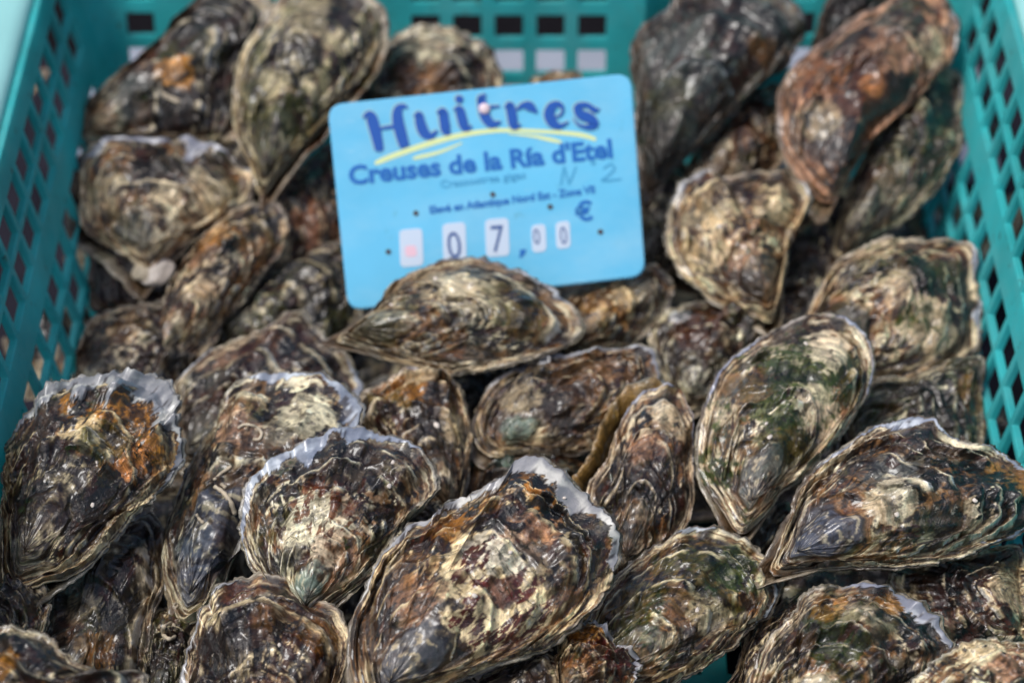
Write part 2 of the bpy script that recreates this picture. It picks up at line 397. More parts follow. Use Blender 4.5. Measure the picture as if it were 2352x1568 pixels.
    for name, st, d in pd:
        if name.startswith('c:'):
            cm = (cv < .62)*cedge*st*ss(.98, .86, d)
            col = mixc(col, co[name[2:]]*(.55+.9*_r2[(cv*511).astype(int)][..., None])*(1+.3*band2[..., None]), cm)
    # pale chipped crests of the lamellae
    crest = ss(.74, .90, f)*ss(.15, .5, lipmod)*ss(-.22, .05, pos2+.3*band2)*(~last)
    col = mixc(col, co[light]*1.2, .75*crest*ss(.15, .35, S))
    col = mixc(col, co['white']*.9, .75*ss(.90, .95, f)*ss(.3, .7, lipmod)*ss(-.08, .12, pos2)*(~last))
    # tightly packed layers on the steep flanks
    side_ = ss(.80, .94, rho)*ss(.95, .55, Y/out[:, 1].max())
    lay = fbm(CX*2.2+so, SX*2.2, rho*34, 2)
    lc = mixc(mixc(np.broadcast_to(co['tan'], X.shape+(3,)), co[light]*1.15, ss(.0, .15, lay)), co['dark'], .85*ss(.05, .18, -lay+.3*pos2))
    col = mixc(col, lc, .7*side_)
    # flat brim of thin layers round the body
    br = ss(.0, .06, rho-bR+.02*pos2)
    l2 = fbm(CX*1.6+so, SX*1.6, S*42, 3)+.25*pos3
    bc = mixc(mixc(np.broadcast_to(co['tan'], X.shape+(3,)), co[light]*1.2, ss(-.02, .12, l2)), co['brown']*.6, .9*ss(.04, .16, -l2))
    col = mixc(col, bc, br*.8*ss(-.22, .2, fbm(CX*3+so, SX*3, 2.2, 2))*(1-.6*cmask))
    # mossy film
    mm = ss(0, .06, moss)*ss(.34-.55*moss, .54-.5*moss, fbm(X*k*4+so+7, Y*k*4+wx, 41., 5, .65)+.25*pos3+.02)*ss(-.25, .1, fbm(X*k*40, Y*k*40, so, 3, .7))
    col = mixc(col, co['moss']*(1+.6*pos3[..., None]), .88*mm)
    # cap
    cc = mixc(np.broadcast_to(co[cap], X.shape+(3,)), co[light], .75*ss(.08, .28, fbm(CX*2+so, SX*2, g*30, 3)+.4*pos2))
    cc = mixc(cc, co['plum'], .7*ss(.02, .2, pos2-.4*band2))
    col = mixc(col, cc, capm*capst)
    tex = 1-.5*capm-.35*ss(.05, .25, pos)*(1-m_d)
    # new growth at the margin
    wj = np.zeros(NP)
    for (px, py, r, w) in mar:
        q = loc(px, py); q2 = loc(px+r, py); rw = np.linalg.norm(q2-q)
        wj = np.maximum(wj, .68*w*np.exp(-(np.hypot(out[:, 0]-q[0], out[:, 1]-q[1])/rw)**2))
    wj = wj*np.clip(.50+.75*ss(-.25, .3, fbm(cx*3.3+so, sx*3.3, 4.2, 2)), 0, 1.3); W = np.broadcast_to(wj, X.shape)
    teeth = .6*fbm(CX*3.5+so, SX*3.5, 6.0, 1)+.45*fbm(CX*11+so, SX*11, 2.0, 2)+.3*fbm(CX*32+so, SX*32, 8.0, 2)
    dist = (1-S)/np.maximum(W*(1+1.4*teeth), 1e-4)
    mm = ss(1.06, .96, dist)*(W > .006); tex = tex*(1-.85*mm)
    mc = mixc(np.broadcast_to(co['white'], X.shape+(3,)), co['lilac'], ss(-.3, .15, fbm(CX*4+so, SX*4, g*14, 3)))
    st = ss(.20, .32, fbm(CX*15-so, SX*15, 5+g*4, 2)+.35*fbm(CX*4+so, SX*4, 1., 1))
    mc = mixc(mc, co['lilac']*.72, .75*ss(.38, .05, dist)*ss(-.25, .1, fbm(CX*5-so, SX*5, 3., 2)))
    mc = mixc(mc, co['plum']*.8, .85*st*ss(.15, .4, dist))
    col = mixc(col, mc, mm)
    thin = ss(.026, .008, 1-S)*ss(-.2, .15, fbm(CX*5+so, SX*5, 0., 2)+.1)*(mm < .5)
    col = mixc(col, .5*co['lilac']+.5*co[light], .75*thin)
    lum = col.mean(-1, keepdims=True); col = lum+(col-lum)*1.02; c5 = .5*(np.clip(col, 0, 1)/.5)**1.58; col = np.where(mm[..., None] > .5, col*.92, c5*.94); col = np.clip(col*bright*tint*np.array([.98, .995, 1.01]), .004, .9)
    V = np.stack([X, Y, h], -1).reshape(-1, 3)
    # underside: a thin edge that turns back under the rim
    e1r = V[-NP:].copy(); e1r[:, 2] -= .0011
    e2r = e1r.copy(); e2r[:, :2] = cen+(e2r[:, :2]-cen)*.9; e2r[:, 2] -= .0012
    V = np.vstack([V, e1r, e2r])
    colf = np.vstack([col.reshape(-1, 3), col[-1]*.9, col[-1]*.7])
    gr = np.stack([CX*S, SX*S, g], -1).reshape(-1, 3); gr = np.vstack([gr, gr[-NP:]+[0, 0, .01], gr[-NP:]+[0, 0, .05]])
    gr = gr+np.array([so % 5, 0, 0])
    root = empty('oyster', u3, label, 'oyster', group)
    M = Matrix(((e1[0], e2[0], n[0]), (e1[1], e2[1], n[1]), (e1[2], e2[2], n[2])))
    root.rotation_euler = M.to_euler()
    up = mesh_np('upper_shell', V, grid_faces(NT+2, NP), SHELL, root)
    add_attrs(up, colf, gr, np.r_[tex.ravel(), np.ones(2*NP)])
    # ---- lower shell: a cupped valve, a little larger, with its beak past the hinge
    NL = max(14, NT//5)
    ol = cen+(out-cen)*lowscale
    back = np.exp(-(np.hypot(out[:, 0], out[:, 1])/(.24*size))**2)
    ol[:, 1] -= .85*beak*back; ol[:, 0] *= 1-.35*back
    ol = ol+np.array(lowshift)
    ol += dirs*(.0018*frill*fbm(cx*9-so, sx*9, 6., 3))[:, None]
    q = np.linspace(0, 1, NL)[:, None]                       # 0 at the rim, 1 at the bottom of the cup
    prof_r = 1-q**1.2; prof_z = -np.sin(q*np.pi/2)**.95
    nl = fbm(cx*8+so, sx*8, q*9, 3); nl2 = fbm(cx*2+so, sx*2, q*24, 2)
    rad_s = prof_r*(1+.035*nl2+.02*nl)
    rad_s = np.minimum(rad_s, 1.02)
    LX = cen[0]+rad_s*(ol[:, 0]-cen[0]); LY = cen[1]+rad_s*(ol[:, 1]-cen[1])
    wave = (fold[-1]*.0050+fine[-1]*.0009)*frill*(.35+.65*np.clip(out[:, 1]/out[:, 1].max(), 0, 1))
    LZ = -gap+low*prof_z+wave[None]*(1-q)**2+.0010*nl
    def ring(sc, dz): return np.stack([cen[0]+sc*(ol[:, 0]-cen[0]), cen[1]+sc*(ol[:, 1]-cen[1]), LZ[0]+dz], -1)
    VL = np.vstack([ring(.82, -.0045), ring(.90, -.0012), ring(.955, .0002), ring(.992, .0004), np.stack([LX, LY, LZ], -1).reshape(-1, 3)])
    CXl, SXl = np.broadcast_to(cx, LX.shape), np.broadcast_to(sx, LX.shape)
    Q = np.broadcast_to(q, LX.shape)
    bl = fbm(CXl*1.5+so, SXl*1.5, Q*16, 3)
    cl = np.broadcast_to(co[lowcol], LX.shape+(3,)).copy()
    cl = mixc(cl, co[light], .85*ss(.0, .4, bl+.1))
    cl = mixc(cl, co['dark'], lowdark*ss(.0, .35, fbm(CXl*6+so, SXl*6, Q*9, 3)))
    cl = mixc(cl, co['olive'], .5*ss(.05, .3, fbm(CXl*3-so, SXl*3, Q*4, 2)))
    cl = mixc(cl, co[light], .5*ss(.03, .0, Q)*ss(.0, .2, nl))
    if mar: cl = mixc(cl, co['white']*.9, np.broadcast_to(np.clip(wj*9, 0, 1), Q.shape)*ss(.05, .02, Q)*ss(-.1, .15, nl))
    cl = mixc(cl, co['tan'], np.broadcast_to(back, Q.shape)*.5)
    cl = np.clip(cl*bright*.55, .004, .9)
    rimc = np.clip(cl[1]*1.1, .004, .9)
    colL = np.vstack([rimc*.8, rimc, rimc, .75*rimc+.1*co[light], cl.reshape(-1, 3)])
    gl = np.stack([CXl, SXl, Q*.5], -1).reshape(-1, 3); gl = np.vstack([gl[:NP]-[0, 0, .12], gl[:NP]-[0, 0, .08], gl[:NP]-[0, 0, .04], gl[:NP], gl])+np.array([so % 7, 2, 0])
    lo_ = mesh_np('lower_shell', VL, grid_faces(NL+4, NP)[:, ::-1], SHELL, root)
    add_attrs(lo_, colL, gl)
    Minv = np.array([e1, e2, n])
    def surf(px, py):       # a point on the upper shell seen at that pixel, in the oyster's own frame
        d = ray(px, py); o_ = Minv@(CAM-u3); dd = Minv@d
        A = V[:NT*NP]
        t = (A-o_)@dd/np.dot(dd, dd); dist_ = np.linalg.norm(A-(o_+t[:, None]*dd), axis=1)
        return A[np.argmin(dist_+.0*t)].copy()
    OYSTERS[key] = dict(root=root, surf=surf)
    return root


# ------------------------------------------------------------------ crate
TAPER = .20
crate = empty('plastic_crate', (0.004, -.09, -.078), 'turquoise plastic lattice crate holding the heap of oysters', 'crate')
def cmesh(name, V, F, mat, parent, solid=0, bevel=0, smooth=False):
    me = bpy.data.meshes.new(name); me.from_pydata([tuple(v) for v in V], [], F); me.materials.append(mat)
    if smooth:
        for p in me.polygons: p.use_smooth = True
    o = bpy.data.objects.new(name, me); link(o, parent)
    if parent is not None: o.matrix_parent_inverse = Matrix.Translation(parent.location).inverted()
    if solid:
        md = o.modifiers.new('thick', 'SOLIDIFY'); md.thickness = solid; md.offset = 1; md.use_even_offset = True
    if bevel:
        md = o.modifiers.new('soft', 'BEVEL'); md.width = bevel; md.segments = 2; md.limit_method = 'ANGLE'; md.angle_limit = R(50)
    return o
def lattice(name, path, vs, us, hole, parent=crate):
    """path(u) -> (x, y, outward x, outward y); grid over us x vs with the cells of hole(i, j) left open"""
    V = []; F = []; idx = {}
    def v(i, j):
        if (i, j) not in idx:
            x, y, nx, ny = path(us[i]); z = vs[j]
            V.append((x+nx*TAPER*z, y+ny*TAPER*z, z)); idx[(i, j)] = len(V)-1
        return idx[(i, j)]
    for i in range(len(us)-1):
        for j in range(len(vs)-1):
            if not hole(.5*(us[i]+us[i+1]), .5*(vs[j]+vs[j+1])):
                F.append((v(i, j), v(i+1, j), v(i+1, j+1), v(i, j+1)))
    return cmesh(name, V, F, TEAL, parent, solid=.0034, bevel=.0006)
ZR = [.060, .042, .011, -.007, -.025, -.043]; HZ = .0074; HY = .0090
XL, XR, YB, YF, CR = -.1905, .2005, .187, -.37, .010
vs_side = sorted([-.076, .080]+[z-HZ for z in ZR]+[z+HZ for z in ZR])
def side(x, sgn, phase):
    cs = [phase-.022*k for k in range(-2, 26)]
    cs = [c for c in cs if YF+.02 < c < YB-CR-.006]
    us = sorted([YF, YB-CR]+[c-HY for c in cs]+[c+HY for c in cs])
    hole = lambda u, w: any(abs(u-c) < HY*.9 for c in cs) and any(abs(w-z) < HZ*.9 for z in ZR)
    return lattice('side_wall', lambda u: (x, u, sgn, 0), vs_side, us if sgn < 0 else us[::-1], hole)
side(XL, -1, .173); side(XR, 1, .157)
# back wall with rounded corners and a middle panel standing proud of the recesses beside it
pp = []
for a in np.linspace(180, 90, 10): pp.append((XL+CR+CR*math.cos(R(a)), YB-CR+CR*math.sin(R(a)), math.cos(R(a)), math.sin(R(a))))
def bk(x0, x1, y, n=2): return [(x, y, 0, 1) for x in np.linspace(x0, x1, n)]
BW = .0193
colsC = [-.040+BW*k for k in range(5)]; colsL = [-.1725]; colsR = [.134, .153]
HX = .0066
xs = sorted([-.062, -.052+.0, .060]+[c-HX for c in colsC]+[c+HX for c in colsC])
xs = [x for x in xs if not -.0525 < x < -.0515]
for c in sorted(colsL): pp += [(c-HX, YB, 0, 1), (c+HX, YB, 0, 1)]
pp += [(-.150, YB, 0, 1), (-.12, YB+.004, 0, 1), (-.09, YB+.008, 0, 1), (-.076, YB+.010, 0, 1), (-.068, YB+.004, 0, 1)]
pp += [(x, YB-.002, 0, 1) for x in xs]
pp += [(.066, YB+.004, 0, 1), (.074, YB+.010, 0, 1), (.10, YB+.008, 0, 1), (.12, YB+.002, 0, 1)]
for c in colsR: pp += [(c-HX, YB, 0, 1), (c+HX, YB, 0, 1)]
pp = [p for p in pp if p[0] < XR-CR+.001]
for a in np.linspace(90, 0, 10): pp.append((XR-CR+CR*math.cos(R(a)), YB-CR+CR*math.sin(R(a)), math.cos(R(a)), math.sin(R(a))))
ZB = [.0615, .0442, .0269, .0096, -.0077, -.0250, -.0423]; HB = .0057
cols = colsC+colsL+colsR
def hole_b(u, w):
    i = int(u); p = pp[i]; q = pp[min(i+1, len(pp)-1)]; x = .5*(p[0]+q[0])
    return abs(q[1]-p[1]) < 1e-6 and any(abs(x-c) < HX*.5 for c in cols) and any(abs(w-z) < HB*.9 for z in ZB)
vs_b = sorted([-.076, .080]+[z-HB for z in ZB]+[z+HB for z in ZB])
lattice('back_wall', lambda u: pp[int(u)], vs_b, list(range(len(pp))), lambda u, w: hole_b(u, w))
colsF = [XL+.03+.022*k for k in range(16)]
usf = sorted([XL, XR]+[c-HY for c in colsF]+[c+HY for c in colsF])
lattice('front_wall', lambda u: (u, YF, 0, -1), vs_side, usf[::-1],
        lambda u, w: any(abs(u-c) < HY*.9 for c in colsF) and any(abs(w-z) < HZ*.9 for z in ZR))
# rim: an outward lip all round with a rounded inner edge and a turned-down outer edge
loop = [(XL, YF, -.7, -.7)]+[(XL, y, -1, 0) for y in np.linspace(YF+.01, YB-CR, 12)]+pp[:10]
loop += [(x, YB, 0, 1) for x in np.linspace(XL+CR, XR-CR, 12)[1:-1]]+pp[-10:]+[(XR, y, 1, 0) for y in np.linspace(YB-CR, YF+.01, 12)[1:]]+[(XR, YF, .7, -.7)]
prof = [(.0045, .070), (0, .0785), (.0005, .0815), (.0025, .0835), (.006, .0845), (.026, .0850), (.0285, .0840), (.030, .0815), (.030, .062), (.028, .062), (.027, .080), (.006, .081)]
V = []; F = []; n_ = len(loop); k_ = len(prof)
for (x, y, nx, ny) in loop:
    for (o_, z_) in prof: V.append((x+nx*(TAPER*.08+o_), y+ny*(TAPER*.08+o_), z_))
for i in range(n_):
    for j in range(k_):
        F.append((i*k_+j, i*k_+(j+1) % k_, ((i+1) % n_)*k_+(j+1) % k_, ((i+1) % n_)*k_+j))
RIM = mat_simple("sky_sheen_teal_plastic", (.34, .70, .68), .33, .0003, 90, var=.12, vscale=18, spec=.5, coat=.3)  # crate teal made paler: the sky's sheen on the rim put into its colour
cmesh('rim', V, F, RIM, crate, smooth=True)
# base: a slotted floor
bxs = sorted([XL-.0]+[XL+.012+.024*k for k in range(17)]+[XL+.026+.024*k for k in range(16)]+[XR])
bys = sorted([YF]+[YF+.012+.03*k for k in range(18)]+[YF+.030+.03*k for k in range(18)]+[YB])
V = [(x, y, -.0745) for x in bxs for y in bys]; F = []
for i in range(len(bxs)-1):
    for j in range(len(bys)-1):
        if not (i % 2 == 1 and j % 2 == 1): F.append((i*len(bys)+j, (i+1)*len(bys)+j, (i+1)*len(bys)+j+1, i*len(bys)+j+1))
cmesh('base', V, F, TEAL, crate, solid=.003)

# ------------------------------------------------------------------ surroundings seen through the lattice
def box(name, x0, x1, y0, y1, z0, z1, mat, bev=.002, parent=None):
    bm = bmesh.new(); bmesh.ops.create_cube(bm, size=1)
    for v in bm.verts: v.co = Vector(((x0+x1)/2+v.co.x*(x1-x0), (y0+y1)/2+v.co.y*(y1-y0), (z0+z1)/2+v.co.z*(z1-z0)))
    if bev: bmesh.ops.bevel(bm, geom=bm.edges[:], offset=bev, segments=2, affect='EDGES')
    return mesh_bm(name, bm, mat, parent)
o = box('stall_table', -.9, .9, -.8, .352, -.13, -.105, TABLE); o['kind'] = 'structure'
o = box('ground', -6, 6, -6, 8, -1.2, -1.0, DARK, 0); o['kind'] = 'structure'
o = box('foam_board', -.235, .25, .235, .345, -.1048, -.092, WHITE, .003)
o['label'] = 'white board lying on the table behind the crate, seen through its lowest holes'; o['category'] = 'board'
o = box('wooden_batten', .252, .285, -.30, .20, -.1045, -.085, WOOD, .002)
o['label'] = 'brown wooden batten on the table, seen through the right side of the crate'; o['category'] = 'batten'
o = box('grey_sheet', .287, .60, -.30, .225, -.1045, -.098, GREENGREY, .002)
o['label'] = 'grey green sheet on the table beyond the right side of the crate'; o['category'] = 'sheet'

# ------------------------------------------------------------------ the oysters: outlines in overview pixels, each on its own tilted plane
oyster('D', 'sharp oyster at the bottom centre with dark red patches on its white middle',
  [(805,1440),(815,1400),(840,1360),(855,1320),(880,1270),(915,1230),(950,1203),(988,1193),(1030,1152),(1070,1138),(1110,1122),(1150,1105),(1172,1080),(1182,1060),(1215,1050),(1252,1060),(1272,1082),(1305,1095),(1345,1135),(1375,1165),(1400,1200),(1418,1250),(1414,1310),(1395,1350),(1370,1390),(1330,1430),(1280,1470),(1220,1500),(1150,1520),(1090,1545),(1020,1580),(950,1610),(890,1625),(840,1610),(808,1560),(800,1490)],
  (872,1612), .024, (.05,-.42), H=.013, res=3, frill=1.15, seed=5,
  mar=[(1215,1060,110,0.169),(1330,1130,120,0.091),(1060,1140,110,0.091),(930,1215,90,0.078),(850,1330,80,0.046),(1400,1230,70,0.065)],
  patches=[(1125,1360,150,'cream',.9),(1150,1290,80,'white',.45),(1140,1385,125,'c:red',.97),(1150,1380,45,'red',.8),(1060,1370,60,'c:red',.8),(1330,1210,75,'c:dark',.9),(1110,1160,70,'ochre',.0),(960,1400,70,'pink',.5),(1215,1245,75,'pink',.65),(1300,1330,80,'brown',.5),(1100,1155,75,'ochre',.6),(1000,1215,60,'ochre',.5),(1240,1130,60,'ochre',.5),(1240,1140,80,'c:dark',.9),(1100,1160,60,'c:dark',.8),(980,1230,50,'c:rust',.8),(1370,1270,45,'rust',.5),(1340,1220,40,'dark',.6),(960,1320,60,'tan',.5),(870,1545,60,'blue',.3),(1210,1290,40,'dark',.6)],
  darkamt=.55, moss=.02, capst=0.75, cap='blue', caps=.24)
oyster('C', 'rounded oyster with a smooth bluish white band along its left edge',
  [(553,1230),(555,1180),(565,1130),(592,1085),(632,1050),(690,1025),(745,1000),(800,980),(850,983),(900,1000),(950,1025),(990,1060),(1003,1100),(995,1130),(970,1165),(940,1190),(915,1240),(880,1290),(840,1330),(790,1370),(745,1400),(700,1425),(665,1410),(630,1370),(590,1320),(570,1280)],
  (703,1415), .013, (.0,-.40), H=.012, res=3, frill=.8, seed=11,
  mar=[(590,1090,120,0.165),(700,1020,110,0.135),(820,990,90,0.150),(557,1200,80,0.105),(740,1000,60,0.105)],
  patches=[(745,1215,75,'cream',.85),(700,1240,55,'cream',.8),(760,1180,80,'c:rust',.8),(800,1110,60,'brown',.5),(900,1080,70,'brown',.5),(790,1180,40,'rust',.5),(770,1300,60,'pink',.4),(700,1375,40,'teal',.4)],
  darkamt=.35, moss=.12, capst=0.6, cap='teal', caps=.18, beak=.012)
oyster('A', 'oyster at the left edge with a scalloped white and lilac margin and ochre fan',
  [(-60,1140),(-40,1060),(20,1010),(60,960),(82,930),(100,903),(150,880),(190,865),(240,862),(300,850),(350,860),(395,890),(414,925),(405,975),(418,1040),(388,1090),(345,1145),(310,1175),(272,1215),(240,1260),(200,1300),(140,1325),(55,1322),(15,1290),(-20,1230)],
  (52,1312), .026, (.02,-.40), H=.014, res=3, frill=1.5, seed=3,
  mar=[(330,870,110,0.217),(400,930,90,0.217),(180,885,100,0.202),(90,930,70,0.155),(410,1030,70,0.093)],
  patches=[(310,960,150,'ochre',.9),(365,1020,90,'ochre',.85),(225,920,35,'dark',.8),(300,950,110,'c:dark',.6),(305,1070,55,'orange',.85),(205,1020,50,'cream',.7),(255,1045,55,'moss',.6),(100,1190,80,'plum',.4),(150,1110,70,'dark',.5),(60,1290,50,'grey',.5)],
  darkamt=.5, moss=.15, capst=0.5, cap='brown', caps=.28, base='brown', beak=.022, low=.024, lowcol='grey')
oyster('B', 'long oyster with small worm tubes and a smooth blue grey tip pointing down',
  [(575,862),(640,853),(690,860),(740,865),(790,890),(822,930),(822,985),(790,1030),(740,1060),(680,1100),(640,1150),(600,1200),(560,1250),(530,1300),(515,1350),(495,1395),(460,1418),(425,1420),(395,1392),(378,1340),(370,1290),(372,1240),(385,1190),(400,1150),(420,1110),(440,1060),(460,1030),(475,990),(495,965),(510,925),(545,882)],
  (432,1412), .004, (-.12,-.38), H=.015, res=3, frill=1.0, seed=8,
  mar=[(800,930,80,.16),(640,856,80,.04),(430,1080,70,.03)],
  patches=[(700,960,80,'cream',.8),(660,1000,50,'cream',.6),(560,1010,60,'pink',.5),(630,1060,60,'plum',.5),(450,1340,70,'blue',.5),(460,1270,50,'grey',.7),(590,930,50,'tan',.6),(540,1130,40,'plum',.5)],
  darkamt=.3, moss=.05, capst=0.75, cap='blue', caps=.42, lump=1.3)
oyster('G', 'upright oval oyster with bright green moss and a smooth grey cap pointing down',
  [(1603,1080),(1605,1010),(1618,940),(1640,880),(1662,840),(1710,800),(1760,770),(1800,745),(1850,726),(1910,720),(1962,740),(1996,780),(2006,840),(1992,900),(1962,950),(1930,1000),(1890,1040),(1850,1090),(1805,1115),(1780,1160),(1740,1198),(1700,1203),(1660,1170),(1630,1130)],
  (1712,1196), .014, (.05,-.38), H=.014, res=3, frill=.6, seed=21,
  mar=[(1640,880,70,.035),(1700,810,60,.05),(1960,745,60,.03),(2000,860,60,.025)],
  patches=[(1830,880,80,'moss',.85),(1760,960,70,'moss',.8),(1890,820,60,'cream',.75),(1860,960,60,'cream',.6),(1700,920,60,'tan',.5),(1705,1130,40,'plum',.5),(1650,960,40,'cream',.5),(1800,830,40,'cream',.5)],
  base='tan', darkamt=.12, moss=.50, capst=0.7, cap='grey', caps=.24, beak=.012, bright=1.12)
oyster('H', 'large oyster at the right edge with black streaks and violet cap on its left tip',
  [(1795,1240),(1820,1170),(1840,1120),(1870,1080),(1920,1040),(1970,1010),(2000,985),(2050,965),(2100,955),(2142,970),(2180,1000),(2240,1020),(2300,1030),(2345,1060),(2385,1110),(2385,1180),(2345,1215),(2290,1240),(2230,1272),(2160,1288),(2090,1298),(2010,1300),(1940,1302),(1870,1312),(1808,1312),(1785,1285)],
  (1800,1298), .017, (-.05,-.42), H=.014, res=3, frill=1.2, seed=17,
  mar=[(2090,960,80,.09),(2020,980,60,.07),(2340,1070,70,.05),(2330,1215,60,.04),(1920,1045,60,.04)],
  patches=[(2050,1120,70,'grey',.5),(2180,1140,80,'tan',.6),(2250,1200,50,'cream',.6),(2130,1130,30,'dark',.8),(2200,1060,120,'c:dark',.8),(2280,1150,100,'c:black',.9),(2180,1220,50,'dark',.6),(2300,1140,35,'black',.8),(1860,1230,60,'blue',.5),(1830,1260,50,'plum',.6),(2040,1190,55,'cream',.6),(2320,1100,60,'ochre',.5),(1970,1080,40,'plum',.5)],
  base='tan', darkamt=.4, moss=.04, capst=0.8, cap='blue', caps=.27, beak=.012, low=.02)
oyster('E', 'oyster in the middle with a small pale green spiral on its tip',
  [(1083,990),(1090,950),(1110,910),(1140,870),(1195,840),(1240,812),(1300,815),(1350,805),(1420,795),(1470,795),(1505,815),(1515,850),(1505,890),(1480,935),(1450,970),(1400,1010),(1340,1040),(1270,1040),(1200,1042),(1140,1040),(1100,1025)],
  (1165,1032), -.004, (.0,-.42), H=.012, res=2, frill=.9, seed=31,
  mar=[(1240,818,70,0.221),(1160,860,50,0.117),(1380,800,60,0.052),(1490,810,50,0.065)],
  patches=[(1190,1003,38,'teal',.7),(1330,880,80,'tan',.6),(1420,850,60,'tan',.7),(1300,950,60,'plum',.5),(1200,930,50,'cream',.5)],
  darkamt=.35, moss=.03, capst=0.6, cap='teal', caps=.16)
oyster('F', 'narrow upright oyster with an open orange lip on its left side',
  [(1467,905),(1500,893),(1550,893),(1582,930),(1594,1000),(1590,1080),(1595,1150),(1580,1205),(1545,1245),(1500,1275),(1450,1320),(1410,1340),(1385,1290),(1365,1210),(1345,1150),(1350,1110),(1385,1065),(1410,1010),(1430,960)],
  (1425,1320), .002, (.10,-.40), H=.014, res=2, frill=.9, seed=40, lowshift=(-.006,.002), gap=.005,
  mar=[(1475,900,50,.08),(1590,980,50,.03)],
  patches=[(1480,1060,50,'pink',.4),(1530,980,50,'cream',.5),(1520,910,35,'moss',.6),(1480,1150,60,'plum',.5),(1440,1200,40,'tan',.5)],
  darkamt=.4, moss=.08, lowcol='ochre', lowdark=.1)
oyster('T', 'yellowish oyster with a pale layered right edge, left of the one with a green spiral',
  [(822,910),(870,885),(920,850),(980,836),(1022,845),(1048,885),(1070,930),(1082,990),(1080,1050),(1070,1120),(1050,1180),(1010,1190),(950,1130),(880,1050),(835,975)],
  (1035,1185), -.006, (.05,-.38), H=.012, res=2, seed=44,
  mar=[(990,840,50,.05)], patches=[(930,910,55,'ochre',.7),(900,950,50,'olive',.5),(960,860,40,'cream',.7),(1050,1000,40,'cream',.5),(960,1010,50,'plum',.5)],
  darkamt=.35, moss=.12, base='tan')
oyster('U', 'flat brown oyster behind the one with worm tubes, white edged at its right',
  [(400,1010),(395,930),(410,870),(450,830),(500,790),(560,770),(620,745),(665,718),(705,725),(742,770),(792,812),(822,860),(828,905),(790,960),(700,1000),(600,1040),(500,1090),(430,1090)],
  (425,1060), -.012, (-.05,-.38), H=.011, res=2, seed=50, frill=1.1,
  mar=[(820,870,45,.10),(440,835,50,.04)], patches=[(620,800,80,'rust',.5),(700,780,60,'brown',.7),(500,830,50,'pink',.5)],
  base='brown', darkamt=.4, moss=.02)
oyster('V', 'leaf shaped grey brown oyster lying across the foot of the price sign',
  [(785,772),(830,730),(870,700),(893,665),(912,643),(960,618),(1010,603),(1060,590),(1120,598),(1170,613),(1220,638),(1270,660),(1302,690),(1334,728),(1326,770),(1275,802),(1200,832),(1120,852),(1040,857),(960,842),(880,822),(820,797)],
  (800,778), .016, (-.03,-.5), H=.014, res=2, seed=57, frill=.9,
  mar=[(1060,595,120,.05),(920,645,50,.07),(1260,660,60,.05)],
  patches=[(1080,700,80,'cream',.6),(1180,720,70,'olive',.4),(880,760,60,'olive',.5),(1000,670,50,'cream',.5)],
  darkamt=.25, moss=.14, base='tan', bright=1.02)
oyster('I', 'green tinged oyster below the dark gap, right of the sharp front oyster',
  [(1540,1235),(1580,1215),(1640,1212),(1705,1240),(1762,1280),(1785,1340),(1772,1400),(1722,1440),(1685,1480),(1640,1512),(1590,1545),(1520,1580),(1440,1590),(1385,1560),(1345,1490),(1350,1430),(1378,1370),(1420,1320),(1480,1270)],
  (1400,1575), -.006, (.02,-.38), H=.013, res=2, seed=60, frill=1.1,
  mar=[(1775,1380,60,.05),(1590,1215,40,.05)],
  patches=[(1600,1350,100,'olive',.5),(1690,1310,70,'moss',.85),(1560,1420,60,'tan',.5),(1640,1250,60,'c:dark',.8),(1620,1430,50,'cream',.5),(1460,1400,60,'olive',.5)],
  darkamt=.3, moss=.36)
oyster('J', 'mossy arched oyster at the bottom right with a translucent grey margin on its right',
  [(1715,1590),(1745,1500),(1790,1440),(1832,1400),(1852,1362),(1900,1342),(1960,1338),(2030,1345),(2092,1370),(2142,1410),(2172,1455),(2184,1495),(2150,1560),(2080,1620),(1960,1680),(1820,1700),(1730,1660)],
  (1800,1690), .004, (.0,-.40), H=.015, res=2, seed=66, frill=1.1,
  mar=[(2130,1400,60,.13),(2170,1470,40,.06),(1990,1342,60,.04)],
  patches=[(1900,1480,80,'moss',.85),(1960,1430,50,'cream',.5),(2060,1400,50,'ochre',.6),(1900,1400,50,'ochre',.5),(2130,1440,35,'dark',.6),(1830,1500,40,'rust',.5),(2120,1450,60,'c:black',.9)],
  darkamt=.35, moss=.22, lump=1.4)
oyster('K', 'brownish pink oyster near the right edge under the one with black streaks',
  [(2045,1330),(2110,1290),(2200,1275),(2300,1255),(2370,1260),(2440,1340),(2430,1450),(2340,1510),(2210,1530),(2110,1470)],
  (2440,1400), -.015, (.0,-.38), H=.012, res=2, seed=71,
  patches=[(2230,1400,90,'red',.45),(2180,1360,50,'plum',.5),(2310,1360,50,'cream',.5)], darkamt=.3, base='brown', moss=.02)
oyster('L', 'pale pinkish oyster cut off by the bottom right corner',
  [(2085,1590),(2150,1515),(2230,1475),(2300,1468),(2380,1485),(2460,1550),(2440,1650),(2270,1720),(2130,1680)],
  (2440,1680), .012, (.0,-.42), H=.012, res=2, seed=75, patches=[(2290,1520,80,'pink',.7),(2250,1500,50,'cream',.7)], darkamt=.15, light='cream', moss=.0)
